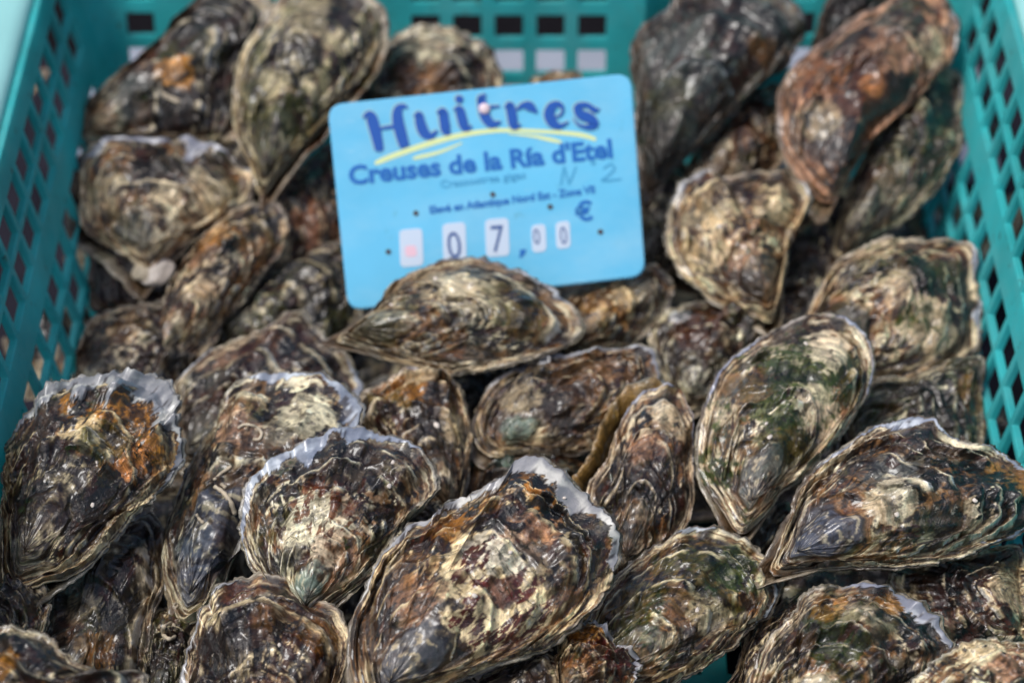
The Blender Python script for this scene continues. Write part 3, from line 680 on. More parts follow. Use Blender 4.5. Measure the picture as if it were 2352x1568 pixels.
oyster('M', 'brown oyster at the bottom edge with a thick grey white left rim',
  [(412,1590),(425,1520),(440,1460),(465,1400),(500,1350),(540,1325),(600,1312),(680,1340),(760,1390),(802,1450),(795,1520),(765,1600),(690,1700),(560,1740),(440,1690)],
  (600,1740), -.002, (.0,-.40), H=.013, res=2, seed=80, frill=1.0,
  mar=[(440,1460,70,.06),(420,1560,60,.07),(510,1345,40,.03)],
  patches=[(570,1400,60,'dark',.6),(520,1490,60,'plum',.5),(640,1450,60,'tan',.5),(560,1350,50,'rust',.6),(740,1480,50,'ochre',.4)],
  base='brown', darkamt=.35, moss=.03)
oyster('N', 'blurred dark blue and ochre shell in the bottom left corner, nearest the camera',
  [(-60,1455),(-10,1442),(45,1440),(100,1455),(132,1480),(160,1512),(205,1532),(262,1542),(328,1547),(330,1600),(250,1700),(60,1740),(-100,1680),(-120,1540)],
  (-90,1690), .030, (.0,-.45), H=.014, res=2, seed=84,
  patches=[(60,1500,90,'black',.85),(10,1540,50,'ochre',.7),(110,1530,50,'plum',.8),(40,1460,50,'black',.8)], darkamt=.7, base='tan', moss=.0)
oyster('O', 'dark brown oyster tucked between the ochre fan oyster and the blue grey tip',
  [(330,1180),(365,1200),(378,1260),(380,1330),(352,1400),(342,1480),(330,1545),(270,1610),(150,1620),(50,1560),(-10,1470),(20,1380),(120,1330),(220,1280),(280,1220)],
  (150,1610), -.018, (-.05,-.38), H=.013, res=2, seed=89, patches=[(270,1400,80,'dark',.6),(150,1480,60,'rust',.5),(230,1520,50,'ochre',.5),(200,1420,40,'cream',.4)],
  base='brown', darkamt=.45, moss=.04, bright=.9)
oyster('P', 'small olive oyster deep in the gap left of the thick grey white rim',
  [(330,1620),(325,1520),(345,1430),(370,1390),(420,1395),(460,1420),(450,1520),(430,1640)], (370,1640), -.026, (.0,-.3), H=.010, res=1, seed=92, base='olive', moss=.2, bright=.9)
oyster('Q', 'dark brown oyster at the bottom edge under the sharp front oyster',
  [(1060,1600),(1120,1545),(1200,1510),(1290,1462),(1322,1490),(1352,1560),(1320,1650),(1200,1700),(1080,1680)], (1090,1690), -.008, (.02,-.38), H=.011, res=1, seed=95, base='brown', darkamt=.4, moss=.08)
oyster('R', 'small frilled oyster with red brown rays and white edge at the bottom',
  [(1285,1470),(1310,1435),(1345,1422),(1392,1440),(1425,1478),(1462,1498),(1467,1535),(1445,1585),(1385,1640),(1300,1600),(1275,1530)],
  (1275,1600), .000, (.05,-.38), H=.010, res=1, seed=98, frill=1.7, mar=[(1460,1510,50,.16),(1380,1432,50,.12)],
  patches=[(1400,1510,60,'c:red',.95),(1350,1460,40,'ochre',.6)], darkamt=.4)
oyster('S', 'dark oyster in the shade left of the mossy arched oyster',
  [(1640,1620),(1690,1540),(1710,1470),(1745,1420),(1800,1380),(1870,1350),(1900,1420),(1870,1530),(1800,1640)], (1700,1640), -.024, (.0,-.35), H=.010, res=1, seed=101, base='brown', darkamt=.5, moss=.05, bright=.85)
# ---- upper half of the picture
oyster('W', 'orange brown oyster right of the leaf shaped one below the sign',
  [(1290,700),(1350,655),(1430,630),(1500,610),(1545,650),(1535,710),(1490,765),(1430,805),(1340,815),(1290,770)], (1300,800), -.010, (.02,-.42), H=.012, res=1, seed=104,
  patches=[(1400,720,70,'ochre',.5),(1450,690,50,'cream',.4)], base='tan', darkamt=.35)
oyster('X', 'red brown oyster with a white chip in the dip below the pale pointed one',
  [(1490,770),(1530,715),(1600,690),(1690,690),(1750,735),(1735,800),(1680,880),(1630,930),(1560,920),(1515,870)], (1580,925), -.016, (.02,-.4), H=.012, res=1, seed=107,
  mar=[(1530,870,50,.18)], patches=[(1620,780,80,'rust',.5),(1560,730,30,'white',.5)], base='brown', darkamt=.35)
oyster('Y', 'broad mossy green and cream oyster beside the right wall of the crate',
  [(1845,740),(1890,655),(1920,600),(1990,560),(2050,540),(2110,545),(2180,550),(2232,560),(2247,600),(2242,650),(2272,690),(2266,740),(2242,800),(2192,850),(2130,876),(2060,878),(2000,880),(1930,860),(1870,810)],
  (1865,810), .002, (.02,-.42), H=.015, res=2, seed=110, frill=1.1,
  mar=[(2268,720,50,.05),(2230,590,40,.04)], patches=[(2090,650,60,'dark',.5),(2000,640,60,'olive',.5),(2110,780,70,'cream',.6),(2050,700,50,'cream',.5),(2205,590,35,'rust',.7),(2170,640,50,'olive',.6)],
  darkamt=.25, moss=.28, bright=1.08, lump=1.3)
oyster('Z', 'olive yellow oyster in shade against the right wall, below the broad mossy one',
  [(1930,960),(1990,880),(2090,860),(2200,830),(2275,822),(2290,900),(2278,985),(2260,1050),(2180,1080),(2020,1070)], (1950,1050), -.014, (.0,-.4), H=.012, res=1, seed=113, base='olive', darkamt=.2, moss=.12, patches=[(2230,920,50,'ochre',.5)], bright=.9)
oyster('AA', 'pointed triangular oyster with a pale speckled face, right of the price sign',
  [(1533,510),(1548,450),(1578,410),(1612,393),(1660,408),(1740,398),(1800,398),(1840,418),(1860,450),(1850,490),(1820,525),(1812,575),(1802,640),(1792,690),(1762,722),(1700,712),(1640,692),(1590,652),(1553,600),(1533,560)],
  (1762,716), .010, (.04,-.42), H=.014, res=2, seed=116, beak=.012,
  mar=[(1580,420,50,.07),(1850,460,40,.06)], patches=[(1640,500,70,'cream',.6),(1680,600,60,'pink',.4),(1770,490,50,'cream',.7),(1700,450,60,'brown',.6),(1560,520,40,'grey',.4),(1620,600,50,'cream',.5)],
  darkamt=.38, moss=.08, bright=1.05)
oyster('AB', 'large rust orange oyster at the top right, tip down',
  [(1788,300),(1790,240),(1808,180),(1850,130),(1910,80),(1970,38),(2030,5),(2085,-25),(2145,-25),(2182,18),(2202,70),(2192,120),(2152,180),(2092,240),(2032,290),(1985,345),(1955,400),(1932,442),(1880,440),(1830,402),(1800,352)],
  (1908,440), 0.038, (.05,-.5), H=.014, res=2, seed=119, frill=.8, beak=.012,
  mar=[(2190,80,50,.05)], patches=[(1950,220,90,'rust',.5),(1880,200,60,'orange',.3),(2050,130,80,'pink',.55),(2060,60,60,'grey',.5),(1990,220,30,'orange',.6),(1900,350,50,'plum',.7),(1870,300,50,'cream',.4),(2130,120,50,'cream',.6)],
  base='brown', light='pink', dark='rust', darkamt=.35, moss=.0, capst=0.8, cap='plum', caps=.26, bright=1.1)
oyster('AC', 'dark olive oyster leaning on the right wall behind the rust orange one',
  [(2150,150),(2190,155),(2234,180),(2256,212),(2242,275),(2202,350),(2152,432),(2082,500),(2000,552),(1945,590),(1915,560),(1925,500),(1950,440),(1990,350),(2050,260),(2110,180)],
  (1930,578), 0.012, (-.15,-.42), H=.014, res=2, seed=122, mar=[(2225,180,50,.05)], patches=[(2130,390,70,'olive',.5),(2180,260,60,'dark',.6),(2060,450,50,'cream',.3)],
  base='brown', darkamt=.45, moss=.18, bright=.9)
oyster('AD', 'big dark grey green oyster at the top edge, right of the crate back panel',
  [(1450,150),(1455,100),(1482,58),(1530,18),(1570,-30),(1650,-60),(1760,-40),(1825,15),(1852,60),(1832,105),(1790,160),(1722,205),(1682,262),(1622,322),(1562,372),(1522,412),(1498,415),(1470,362),(1456,300),(1462,220)],
  (1508,408), 0.036, (.0,-.6), H=.014, res=2, seed=125, patches=[(1560,160,100,'grey',.55),(1540,250,60,'olive',.6),(1700,60,70,'black',.6),(1780,80,50,'dark',.6),(1750,130,40,'ochre',.4)],
  base='brown', light='grey', darkamt=.4, moss=.2, bright=.9)
oyster('AE', 'brown oyster in the gap between the dark grey green and rust orange ones',
  [(1570,420),(1600,340),(1660,270),(1730,210),(1800,190),(1830,270),(1810,350),(1760,410),(1680,440),(1610,450)], (1600,445), 0.006, (.0,-.4), H=.011, res=1, seed=128, base='tan', darkamt=.45, patches=[(1700,330,50,'rust',.5)], bright=.85)
oyster('AF', 'tan and rust oyster standing behind the price sign at the back of the crate',
  [(800,240),(855,140),(900,90),(955,60),(1020,62),(1080,82),(1122,120),(1148,170),(1145,230),(1110,300),(1040,350),(920,350),(830,300)],
  (860,340), 0.018, (.0,-.8), H=.012, res=2, seed=131, patches=[(1000,100,60,'cream',.6),(1060,160,50,'dark',.6),(920,190,50,'rust',.7),(930,120,40,'dark',.5),(1000,210,50,'orange',.4)],
  base='tan', darkamt=.35, moss=.03)
oyster('AG', 'tall olive oyster pointing down at the top edge, left of the price sign',
  [(533,260),(538,180),(558,110),(598,50),(640,0),(700,-45),(780,-45),(850,8),(872,60),(862,120),(830,180),(785,242),(742,292),(692,342),(652,392),(615,432),(585,425),(568,372),(545,322)],
  (606,424), 0.04, (.0,-.6), H=.015, res=2, seed=134, frill=.8, lowshift=(.004,0), lowcol='rust',
  patches=[(700,60,80,'cream',.4),(680,160,70,'dark',.5),(640,215,40,'cream',.6),(740,215,40,'cream',.5),(790,110,40,'cream',.5),(620,320,40,'plum',.4)],
  base='olive', darkamt=.25, moss=.2)
oyster('AH', 'dark mottled oyster in the top left with a small ochre spat shell stuck on it',
  [(163,322),(188,262),(230,200),(290,150),(350,108),(400,58),(430,18),(500,-32),(585,-25),(630,30),(600,110),(580,190),(570,270),(540,325),(400,335),(260,330),(190,328)],
  (175,318), 0.03, (.05,-.65), H=.014, res=2, seed=137, mar=[(220,215,30,.05),(300,150,25,.04)],
  patches=[(410,190,48,'ochre',.9),(240,280,40,'orange',.5),(330,250,60,'grey',.4),(470,60,80,'dark',.5),(480,130,50,'olive',.6),(440,290,60,'plum',.5)],
  base='brown', darkamt=.4, moss=.15, bright=.95)
oyster('AI', 'ringed oyster at the left with a chalky top rim and white barnacle',
  [(172,480),(178,420),(198,360),(240,325),(310,318),(370,312),(430,312),(492,333),(542,370),(582,402),(576,440),(542,480),(482,512),(432,550),(382,602),(340,613),(290,592),(240,562),(195,530)],
  (345,606), .012, (.0,-.42), H=.013, res=2, seed=140, low=.026, lowscale=1.08, lowshift=(-.003,-.004),
  mar=[(450,318,55,0.210),(330,316,60,0.126),(230,340,40,0.112),(570,405,30,0.084)],
  patches=[(370,430,70,'black',.5),(250,470,50,'cream',.4),(390,490,40,'cream',.6),(480,470,60,'cream',.5),(320,560,50,'grey',.6),(520,370,40,'black',.7)],
  darkamt=.4, moss=.05, cap='grey', bright=1.05)
oyster('AJ', 'yellow and brown oyster lying diagonally below the ringed one',
  [(560,475),(620,465),(655,490),(662,530),(640,585),(602,635),(562,692),(510,742),(455,800),(400,850),(340,880),(320,820),(350,730),(400,640),(440,570),(500,510)],
  (345,872), -.004, (.02,-.4), H=.014, res=2, seed=143, patches=[(500,560,60,'ochre',.6),(470,620,40,'pink',.5),(500,650,50,'dark',.5),(460,700,40,'cream',.4),(600,520,50,'olive',.5)],
  base='tan', darkamt=.4, moss=.1)
oyster('AK', 'red brown oyster in shade against the left edge of the price sign',
  [(590,470),(640,420),(700,370),(770,330),(810,420),(815,520),(770,580),(700,630),(620,665),(575,620)], (590,655), -.012, (.0,-.4), H=.012, res=1, seed=146, base='rust', darkamt=.3, mar=[(740,600,50,.05)], patches=[(720,540,50,'pink',.5)], bright=.85)
oyster('AL', 'brown oyster in the left gap above the frilled white margin',
  [(150,880),(170,820),(200,750),(240,710),(330,690),(440,700),(500,730),(480,800),(430,870),(330,930),(200,930)], (180,925), -.014, (.0,-.4), H=.012, res=1, seed=149, base='brown', darkamt=.35, patches=[(300,780,60,'tan',.5)], bright=.9)
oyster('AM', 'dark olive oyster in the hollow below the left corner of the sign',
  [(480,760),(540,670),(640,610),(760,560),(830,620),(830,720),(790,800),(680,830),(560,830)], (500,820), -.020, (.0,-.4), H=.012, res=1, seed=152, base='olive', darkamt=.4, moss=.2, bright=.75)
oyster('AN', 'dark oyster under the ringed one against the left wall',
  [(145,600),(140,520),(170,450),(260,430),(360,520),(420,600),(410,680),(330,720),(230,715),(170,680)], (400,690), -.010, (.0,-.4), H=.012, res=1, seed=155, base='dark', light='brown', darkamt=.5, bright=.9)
oyster('AO', 'small yellowish oyster tip showing above the top edge of the sign',
  [(1180,260),(1220,190),(1265,165),(1310,160),(1345,185),(1360,250),(1320,310),(1230,310)], (1230,310), 0.012, (.0,-.8), H=.010, res=0, seed=158, base='tan', darkamt=.1)
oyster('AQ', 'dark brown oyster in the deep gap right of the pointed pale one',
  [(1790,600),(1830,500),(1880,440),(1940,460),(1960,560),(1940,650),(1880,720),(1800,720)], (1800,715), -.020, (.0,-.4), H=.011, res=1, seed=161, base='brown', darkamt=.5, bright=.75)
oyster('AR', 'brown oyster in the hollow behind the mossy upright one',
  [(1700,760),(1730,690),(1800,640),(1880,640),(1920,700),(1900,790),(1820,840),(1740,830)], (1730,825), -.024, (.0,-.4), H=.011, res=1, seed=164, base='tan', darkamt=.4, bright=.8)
oyster('AS', 'grey green oyster with a small round spiral under the middle one',
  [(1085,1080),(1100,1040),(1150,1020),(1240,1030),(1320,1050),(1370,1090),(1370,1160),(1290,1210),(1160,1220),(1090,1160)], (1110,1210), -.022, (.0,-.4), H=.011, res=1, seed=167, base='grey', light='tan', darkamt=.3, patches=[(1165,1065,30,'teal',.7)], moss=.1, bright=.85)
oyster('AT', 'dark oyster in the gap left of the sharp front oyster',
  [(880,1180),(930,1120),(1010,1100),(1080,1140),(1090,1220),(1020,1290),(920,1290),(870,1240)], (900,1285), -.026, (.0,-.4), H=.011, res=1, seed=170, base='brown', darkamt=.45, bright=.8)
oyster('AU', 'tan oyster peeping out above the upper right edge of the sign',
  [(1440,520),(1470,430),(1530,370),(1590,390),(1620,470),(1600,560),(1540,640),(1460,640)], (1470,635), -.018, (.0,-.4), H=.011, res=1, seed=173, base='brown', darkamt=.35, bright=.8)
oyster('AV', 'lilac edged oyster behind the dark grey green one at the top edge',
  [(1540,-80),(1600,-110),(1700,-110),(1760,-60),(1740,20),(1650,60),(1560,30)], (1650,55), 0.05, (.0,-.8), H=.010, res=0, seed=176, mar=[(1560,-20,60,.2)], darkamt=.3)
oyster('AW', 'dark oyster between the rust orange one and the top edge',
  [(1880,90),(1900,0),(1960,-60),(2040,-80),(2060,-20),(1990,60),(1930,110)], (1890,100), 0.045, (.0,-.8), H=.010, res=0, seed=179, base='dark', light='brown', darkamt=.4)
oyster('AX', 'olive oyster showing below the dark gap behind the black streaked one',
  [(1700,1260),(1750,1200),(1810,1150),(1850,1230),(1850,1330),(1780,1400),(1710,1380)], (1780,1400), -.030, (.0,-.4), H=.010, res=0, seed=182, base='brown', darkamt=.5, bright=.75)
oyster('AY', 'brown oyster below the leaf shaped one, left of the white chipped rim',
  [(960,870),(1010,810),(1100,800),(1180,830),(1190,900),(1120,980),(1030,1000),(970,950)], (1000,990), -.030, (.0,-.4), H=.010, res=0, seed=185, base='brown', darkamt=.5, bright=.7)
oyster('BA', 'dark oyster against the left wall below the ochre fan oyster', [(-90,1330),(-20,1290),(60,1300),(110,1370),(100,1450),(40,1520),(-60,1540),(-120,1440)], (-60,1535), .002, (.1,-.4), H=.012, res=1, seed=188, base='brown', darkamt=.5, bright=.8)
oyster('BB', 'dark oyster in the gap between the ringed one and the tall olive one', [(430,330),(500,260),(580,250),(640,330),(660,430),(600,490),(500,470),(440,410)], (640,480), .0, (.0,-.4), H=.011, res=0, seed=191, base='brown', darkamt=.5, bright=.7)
# mostly hidden oysters at the bottom of the heap
rnd = random.Random(4)
for j in range(6):
    for i in range(7):
        px = 60+i*350+rnd.uniform(-60, 60)+(j % 2)*150; py = 260+j*262+rnd.uniform(-50, 50)
        if (1560 < px < 1800 and py > 1450) or px > 2330: continue
        a = rnd.uniform(0, 6.28); r0 = rnd.uniform(185, 220)
        pts = []
        for t in np.linspace(0, 2*math.pi, 14, endpoint=False):
            rr_ = r0*(1+.28*math.cos(t)-.06*math.cos(2*t))*rnd.uniform(.94, 1.06)
            pts.append((px+rr_*math.cos(t+a), py+.75*rr_*math.sin(t+a)))
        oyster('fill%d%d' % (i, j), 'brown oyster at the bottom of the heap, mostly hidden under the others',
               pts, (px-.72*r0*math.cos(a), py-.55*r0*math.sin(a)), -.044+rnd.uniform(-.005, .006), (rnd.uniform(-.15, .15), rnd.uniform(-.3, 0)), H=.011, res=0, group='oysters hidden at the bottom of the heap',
               seed=200+i+j*7, base='brown', darkamt=.5, moss=.08, bright=.55)  # pigment darkened to deepen the shade in the gaps between the shells

# the heap goes on towards the front wall, below the picture
for j in range(3):
    for i in range(6):
        px = 60+i*450+(j % 2)*200+rnd.uniform(-50, 50); py = 1800+j*330+rnd.uniform(-40, 40); a = rnd.uniform(0, 6.28); r0 = 260
        pts = [(px+r0*(1+.3*math.cos(t))*math.cos(t+a), py+.8*r0*(1+.3*math.cos(t))*math.sin(t+a)) for t in np.linspace(0, 2*math.pi, 14, endpoint=False)]
        if not (XL+.05 < at(px, py, 0)[0] < XR-.05) or at(px, py, 0)[1] < YF+.05: continue
        oyster('near%d%d' % (i, j), 'brown oyster of the heap between the picture and the near end of the crate',
               pts, (px-.9*r0*math.cos(a), py-.7*r0*math.sin(a)), -.014+rnd.uniform(-.004, .004), (rnd.uniform(-.1, .1), -.1), H=.013, res=0,
               group='oysters nearest the front wall', seed=300+i+j*7, base='brown', darkamt=.4, moss=.08)

# ------------------------------------------------------------------ growths on the shells (parts of their oyster)
def tube_bm(bm, pts, rad, seg=7, cap=True):
    pts = [Vector(p) for p in pts]; rings = []
    for i, p in enumerate(pts):
        t = (pts[min(i+1, len(pts)-1)]-pts[max(i-1, 0)]).normalized()
        a = t.cross(Vector((0, 0, 1)));  a = a.normalized() if a.length > 1e-4 else Vector((1, 0, 0)); b = t.cross(a)
        r = rad[i] if isinstance(rad, (list, tuple)) else rad
        rings.append([bm.verts.new(p+(a*math.cos(2*math.pi*k/seg)+b*math.sin(2*math.pi*k/seg))*r) for k in range(seg)])
    for i in range(len(rings)-1):
        for k in range(seg): bm.faces.new((rings[i][k], rings[i][(k+1) % seg], rings[i+1][(k+1) % seg], rings[i+1][k]))
    if cap: bm.faces.new(rings[0]); bm.faces.new(rings[-1][::-1])
def tube_on(key, pxs, r, name='worm_tube', mat=CHALK, lift=.6):
    o = OYSTERS[key]; P3 = [Vector(o['surf'](*p))+Vector((0, 0, r*lift)) for p in pxs]
    fine = []
    for i in range(len(P3)-1):
        p0, p1, p2, p3 = P3[max(i-1, 0)], P3[i], P3[i+1], P3[min(i+2, len(P3)-1)]
        for t in (0, .25, .5, .75): fine.append(.5*((2*p1)+(p2-p0)*t+(2*p0-5*p1+4*p2-p3)*t*t+(-p0+3*p1-3*p2+p3)*t**3))
    fine.append(P3[-1]); bm = bmesh.new()
    tube_bm(bm, fine, [r*(.7+.35*math.sin(2.1*i)*.4+.3*i/len(fine)) for i in range(len(fine))])
    return mesh_bm(name, bm, mat, o['root'], True)
for pxs, r in (([(547,986),(558,978),(575,976),(592,982),(601,995),(596,1008),(584,1010)], .00075), ([(492,1101),(508,1088),(520,1082),(531,1071)], .0008),
               ([(494,1119),(508,1128),(520,1139),(530,1155),(541,1179)], .0011), ([(508,1112),(520,1122)], .0009), ([(452,1180),(458,1192),(468,1202)], .0007)):
    tube_on('B', pxs, r)
tube_on('B', [(398,1388),(404,1384),(409,1389),(405,1395),(399,1393)], .0005)
tube_on('P', [(378,1440),(392,1432),(402,1442),(400,1462),(388,1468),(378,1456),(378,1440)], .0009)
tube_on('AH', [(366,182),(364,200),(374,216),(392,228),(412,238)], .0012)
def barnacle(key, px, py, r, sx=1.0, rot=0, mat=None, name='barnacle'):
    o = OYSTERS[key]; p = Vector(o['surf'](px, py)); bm = bmesh.new()
    bmesh.ops.create_icosphere(bm, subdivisions=3 if r > .002 else 2, radius=r)
    for v in bm.verts:
        n_ = float(pnoise(v.co.x/r*1.3+px, v.co.y/r*1.3, v.co.z/r*1.3))
        v.co *= 1+.35*n_
        v.co.x *= sx; v.co.z *= .6
        v.co = Matrix.Rotation(rot, 3, 'Z')@v.co+p
    return mesh_bm(name, bm, mat or WHITESHELL, o['root'], True)
WHITESHELL = mat_simple("white_barnacle", tuple(srgb(232, 220, 208)), .5, .0004, 300, var=.3, vscale=200)
b_ = barnacle('AI', 362, 634, .0058, 1.35, R(35)); b_['label'] = 'white barnacle on the tip'
b_ = barnacle('AI', 318, 648, .0045, 1.2, R(20), mat=CHALK)
rb = random.Random(3)
for key, spots in dict(D=[(1172,1267),(1090,1368),(1294,1142)], C=[(903,1061),(895,1115)], A=[(222,1062),(212,1158),(258,1060)], G=[(1760,972),(1850,790),(1768,1005)],
                       H=[(2060,1180),(2240,1150)], V=[(900,700),(1000,640)], M=[(640,1480)], I=[(1600,1400)], AA=[(1655,520),(1690,560)], T=[(1003,975)]).items():
    for (px, py) in spots: barnacle(key, px, py, rb.uniform(.0006, .0011), rb.uniform(1, 1.5), rb.uniform(0, 3))
WEED = mat_simple("dark_weed", (.02, .022, .006), .6)
for key, ctr, n_ in (('D', (1180, 1290), 22), ('D', (1330, 1440), 14), ('C', (800, 1200), 12), ('A', (280, 1040), 16), ('A', (330, 1090), 10)):
    bm = bmesh.new()
    for i in range(n_):
        x, y = ctr[0]+rb.gauss(0, 90 if key != 'A' else 35), ctr[1]+rb.gauss(0, 60 if key != 'A' else 25)
        a = rb.uniform(0, 6.28); P3 = []
        for q in range(7):
            P3.append(Vector(OYSTERS[key]['surf'](x, y))+Vector((0, 0, .0004+rb.uniform(0, .0006)))); x += 6*math.cos(a); y += 6*math.sin(a); a += rb.uniform(-.8, .9)
        tube_bm(bm, P3, .00010, 4, False)
    o = mesh_bm('weed_strands', bm, WEED, OYSTERS[key]['root'], True); o['kind'] = 'stuff'

# ------------------------------------------------------------------ price sign, facing the camera, its foot behind the leaf shaped oyster
ROT = R(5.7); SC_ = 1.017/FPX
sn = np.array([0, -.72, .694]); sn /= np.linalg.norm(sn)
Pb = at(1121, 700, .0); Pc = hit(1121, 439, Pb, sn)
sx_ = RGT-sn*np.dot(RGT, sn); sx_ /= np.linalg.norm(sx_); sy_ = np.cross(sn, sx_)
ex = sx_*math.cos(ROT)+sy_*math.sin(ROT); ey = np.cross(sn, ex)
sign = empty('price_sign', Pc, 'light blue plastic price sign for oysters standing in the middle of the heap', 'price sign')
sign.rotation_euler = Matrix(((ex[0], ey[0], sn[0]), (ex[1], ey[1], sn[1]), (ex[2], ey[2], sn[2]))).to_euler()
def sl(px, py):       # photo pixel -> the sign's own plane
    q = hit(px, py, Pc, sn)-Pc; return (float(np.dot(q, ex)), float(np.dot(q, ey)))
def zz(x, y): return (746.5+.3662*x, 143.6+.3662*y)     # pixels of the enlarged crop used for tracing
PT = .0024
def plate(name, pts, z0, z1, mat, parent=sign, bev=0, seg=2):
    bm = bmesh.new(); vs = [bm.verts.new((x, y, z0)) for x, y in pts]; f = bm.faces.new(vs)
    r = bmesh.ops.extrude_face_region(bm, geom=[f]); 
    for v in [g for g in r['geom'] if isinstance(g, bmesh.types.BMVert)]: v.co.z = z1
    if bev:
        ed = [e for e in bm.edges if abs(e.verts[0].co.z-z1) < 1e-6 and abs(e.verts[1].co.z-z1) < 1e-6]
        bmesh.ops.bevel(bm, geom=ed, offset=bev, segments=seg, affect='EDGES')
    return mesh_bm(name, bm, mat, parent)
def rrect(c, r, n=7):
    out = []; c = [Vector((p[0], p[1])) for p in c]
    for i in range(4):
        p, a, b = c[i], c[i-1], c[(i+1) % 4]
        d1 = (a-p).normalized(); d2 = (b-p).normalized()
        for k in range(n+1):
            t = k/n; out.append(tuple((p+d1*r*(1-t)**2+d2*r*t**2)))
    return out
cor = [sl(752, 241), sl(1449, 168), sl(1483, 634), sl(800, 713)]
plate('board', rrect(cor, .0068), -PT, 0, BLUE, bev=.0005)
def ribbon(name, strokes, mat, z=.0003, parent=sign, conv=None, zb=.00002):
    """strokes: lists of (x, y, width) in traced pixels; flat ink with rounded ends"""
    bm = bmesh.new(); conv = conv or (lambda x, y: sl(*zz(x, y)))
    us = .3662*SC_
    for si, st in enumerate(strokes):
        P = [Vector((*conv(x, y), w*us/2)) for x, y, w in st]; fine = []
        if len(P) == 1:
            c0 = P[0]; vs = [bm.verts.new((c0.x+c0.z*math.cos(a), c0.y+c0.z*math.sin(a), z+si*zb)) for a in np.linspace(0, 2*math.pi, 18, endpoint=False)]
            bm.faces.new(vs); continue
        for i in range(len(P)-1):
            p0, p1, p2, p3 = P[max(i-1, 0)], P[i], P[i+1], P[min(i+2, len(P)-1)]
            for t in np.linspace(0, 1, 7, endpoint=False): fine.append(.5*((2*p1)+(p2-p0)*t+(2*p0-5*p1+4*p2-p3)*t*t+(-p0+3*p1-3*p2+p3)*t**3))
        fine.append(P[-1]); L_ = []; R_ = []
        for i, p in enumerate(fine):
            t = fine[min(i+1, len(fine)-1)]-fine[max(i-1, 0)]; t.z = 0; t.normalize(); n = Vector((-t.y, t.x, 0))
            q = Vector((p.x, p.y, z+si*zb)); w = max(p.z, .00004); L_.append(bm.verts.new(q+n*w)); R_.append(bm.verts.new(q-n*w))
        for i in range(len(fine)-1): bm.faces.new((L_[i], R_[i], R_[i+1], L_[i+1]))
    return mesh_bm(name, bm, mat, parent)
H_ = [[(238,352,4),(262,330,30),(290,345,58),(318,440,60),(342,552,46)], [(318,430,20),(370,412,16),(440,404,22)],
      [(520,292,4),(500,276,22),(462,292,44),(455,350,58),(474,440,62),(500,528,54)], [(330,556,8),(360,552,8)], [(480,536,8),(528,516,6)]]
U_ = [[(556,342,4),(588,330,40),(598,380,54),(622,440,56),(664,462,34),(705,428,12)], [(700,318,6),(738,312,46),(748,370,52),(762,430,50),(790,436,8)]]
I_ = [[(805,300,4),(842,296,44),(858,350,52),(880,408,46),(925,402,6)], [(842,232,44)]]
T_ = [[(955,250,4),(978,226,40),(990,290,52),(1010,350,54),(1050,388,42),(1104,372,8)], [(958,290,12),(1030,282,16),(1096,276,10)], [(975,215,14),(1010,206,18)]]
R_s = [[(1125,286,4),(1158,272,44),(1172,330,52),(1186,398,44),(1230,392,5)], [(1200,300,8),(1240,272,30),(1285,278,50),(1330,318,8)]]
E_ = [[(1492,286,22),(1462,262,30),(1420,282,48),(1406,335,56),(1432,382,52),(1475,400,26),(1530,372,4)], [(1424,350,8),(1478,330,12),(1494,290,14)]]
S_ = [[(1722,290,4),(1690,300,30),(1640,268,26),(1588,282,42),(1600,325,50),(1660,352,54),(1690,388,44),(1650,408,26),(1590,392,14),(1556,350,4)]]
ribbon('heading_lettering', [[(x, y, w*1.16) for x, y, w in st] for st in H_+U_+I_+T_+R_s+E_+S_], NAVY, .00045)
outl = [[(x-4, y-4, w*1.2+10) for x, y, w in st] for st in H_+U_+I_+T_+R_s+E_+S_]
ribbon('heading_outline', outl, mat_simple("pale_outline_ink", tuple(srgb(160, 196, 200)), .5), .00018, zb=.000005)
ribbon('underline_stroke', [[(312,638,10),(340,622,30),(450,578,34),(620,520,36),(800,468,34),(980,436,30),(1150,426,26),(1400,436,24),(1600,454,30),(1700,484,22)],
       [(552,606,8),(580,596,22),(720,562,20),(860,505,8)], [(1150,448,6),(1300,462,18),(1420,486,26),(1482,500,16)]], YELLOW, .00012)
def text(name, body, p0, p1, h_px, mat, parent=sign, bold=0.0, z=.0003):
    """text whose baseline runs p0 -> p1 (photo pixels), capital height h_px"""
    cu = bpy.data.curves.new(name, 'FONT'); cu.body = body; cu.offset = bold; cu.resolution_u = 3
    tmp = bpy.data.objects.new(name, cu); SC.collection.objects.link(tmp); dg = bpy.context.evaluated_depsgraph_get()
    me = bpy.data.meshes.new_from_object(tmp.evaluated_get(dg)); bpy.data.objects.remove(tmp); me.name = name
    xs_ = [v.co.x for v in me.vertices]; x0, x1 = min(xs_), max(xs_)
    a, b = Vector(sl(*p0)), Vector(sl(*p1)); d = (b-a); wd = d.length; d.normalize(); n = Vector((-d.y, d.x))
    sxx = wd/(x1-x0); syy = h_px*SC_/.70
    for v in me.vertices:
        q = a+d*(v.co.x-x0)*sxx+n*v.co.y*syy; v.co = (q.x, q.y, z)
    me.materials.append(mat); o = bpy.data.objects.new(name, me); link(o, parent); return o
text('subtitle_lettering', "Creuses de la R\u00eda d'Etel", (803,424), (1408,361), 42, MIDBLUE, bold=.035)
text('small_lettering', "Crassostrea gigas", (1013,432), (1208,409), 17, FADED, bold=.012)
text('small_lettering', "Elev\u00e9 en Atlantique Nord Est - Zone VII", (988,491), (1367,443), 17, MIDBLUE, bold=.03)
text('euro_symbol', "\u20ac", (1322,508), (1363,504), 42, MIDBLUE, bold=.03)
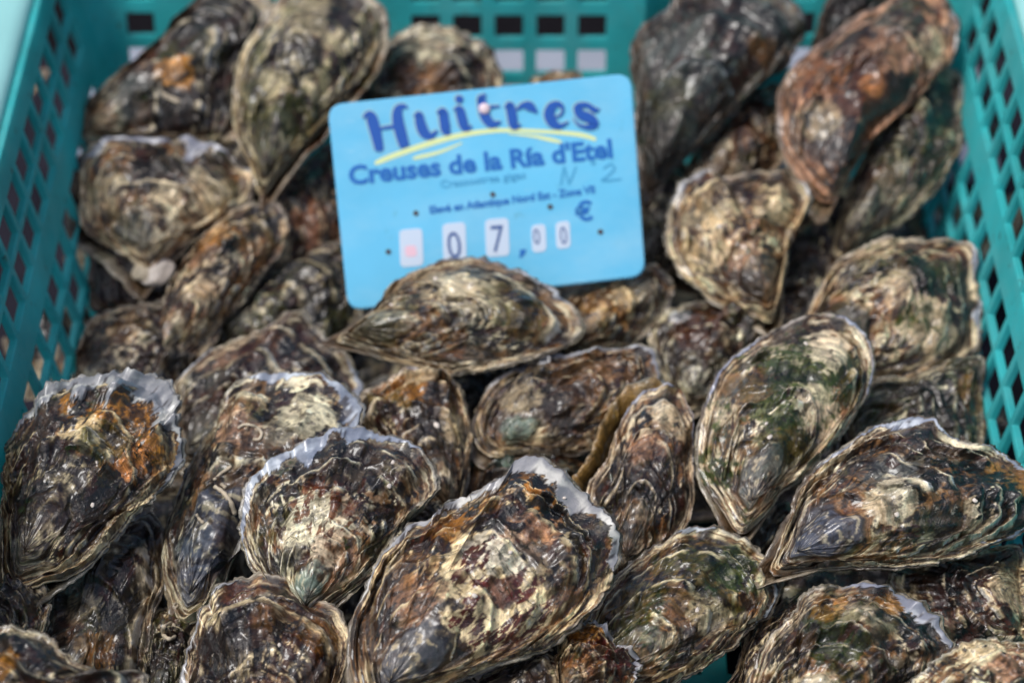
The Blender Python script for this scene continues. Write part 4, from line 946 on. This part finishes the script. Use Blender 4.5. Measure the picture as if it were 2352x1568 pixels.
ribbon('handwriting', [[(1480,770,14),(1500,650,14)], [(1500,655,14),(1530,765,12)], [(1530,765,12),(1575,655,12)], [(1680,610,10),(1692,625,10),(1680,640,10),(1668,625,10),(1680,610,10)],
       [(1745,665,10),(1790,640,12),(1815,665,12),(1770,715,12),(1740,742,12),(1860,732,10)]], FADED, .0002)
def window(rx, ry0, rx1, ry1, txt=None, tpos=None, th=60):
    c = [sl(*zz(rx, ry0)), sl(*zz(rx1, ry0-12)), sl(*zz(rx1+8, ry1-12)), sl(*zz(rx+8, ry1))]
    w = plate('price_window', rrect(c, .0022, 5), .00001, .00025, CARD)
    if txt: text('digit', txt, *tpos, th, GREYBLUE, w, .0, .0004)
    return w
w1 = window(465, 1050, 610, 1285)
c = [sl(*zz(500, 1150)), sl(*zz(570, 1145)), sl(*zz(580, 1215)), sl(*zz(505, 1220))]
plate('pink_print', rrect(c, .0015, 5), .0003, .00034, PINK, w1)
window(735, 1012, 880, 1250, '0', (zz(778,1232), zz(862,1222)), 62)
window(1003, 985, 1150, 1222, '7', (zz(1050,1190), zz(1130,1184)), 62)
window(1292, 1022, 1382, 1195, '0', (zz(1312,1142), zz(1352,1138)), 36)
window(1444, 1002, 1534, 1172, '0', (zz(1480,1140), zz(1522,1136)), 40)
ribbon('comma', [[(1240,1172,44),(1240,1190,34),(1222,1225,8)]], MIDBLUE, .0003)
for hx, hy in ((570,945), (1052,828), (1412,905), (1727,1062), (397,1187)):
    x, y = sl(*zz(hx, hy)); 
    plate('pin_hole', [(x+.0011*math.cos(a), y+.0011*math.sin(a)) for a in np.linspace(0, 2*math.pi, 14, endpoint=False)], .00001, .0004, BROWNHOLE)
x, y = sl(*zz(1000, 292)); bm = bmesh.new(); bmesh.ops.create_uvsphere(bm, u_segments=16, v_segments=10, radius=.0024)
for v in bm.verts: v.co = Vector((x+v.co.x, y+v.co.y, .0008+v.co.z*.45))
mesh_bm('pin_head', bm, PINW, sign, True)
print("script", round(time.time()-T0, 1), "s; tris", sum(len(o.data.polygons) for o in bpy.data.objects if o.type == 'MESH')*2)
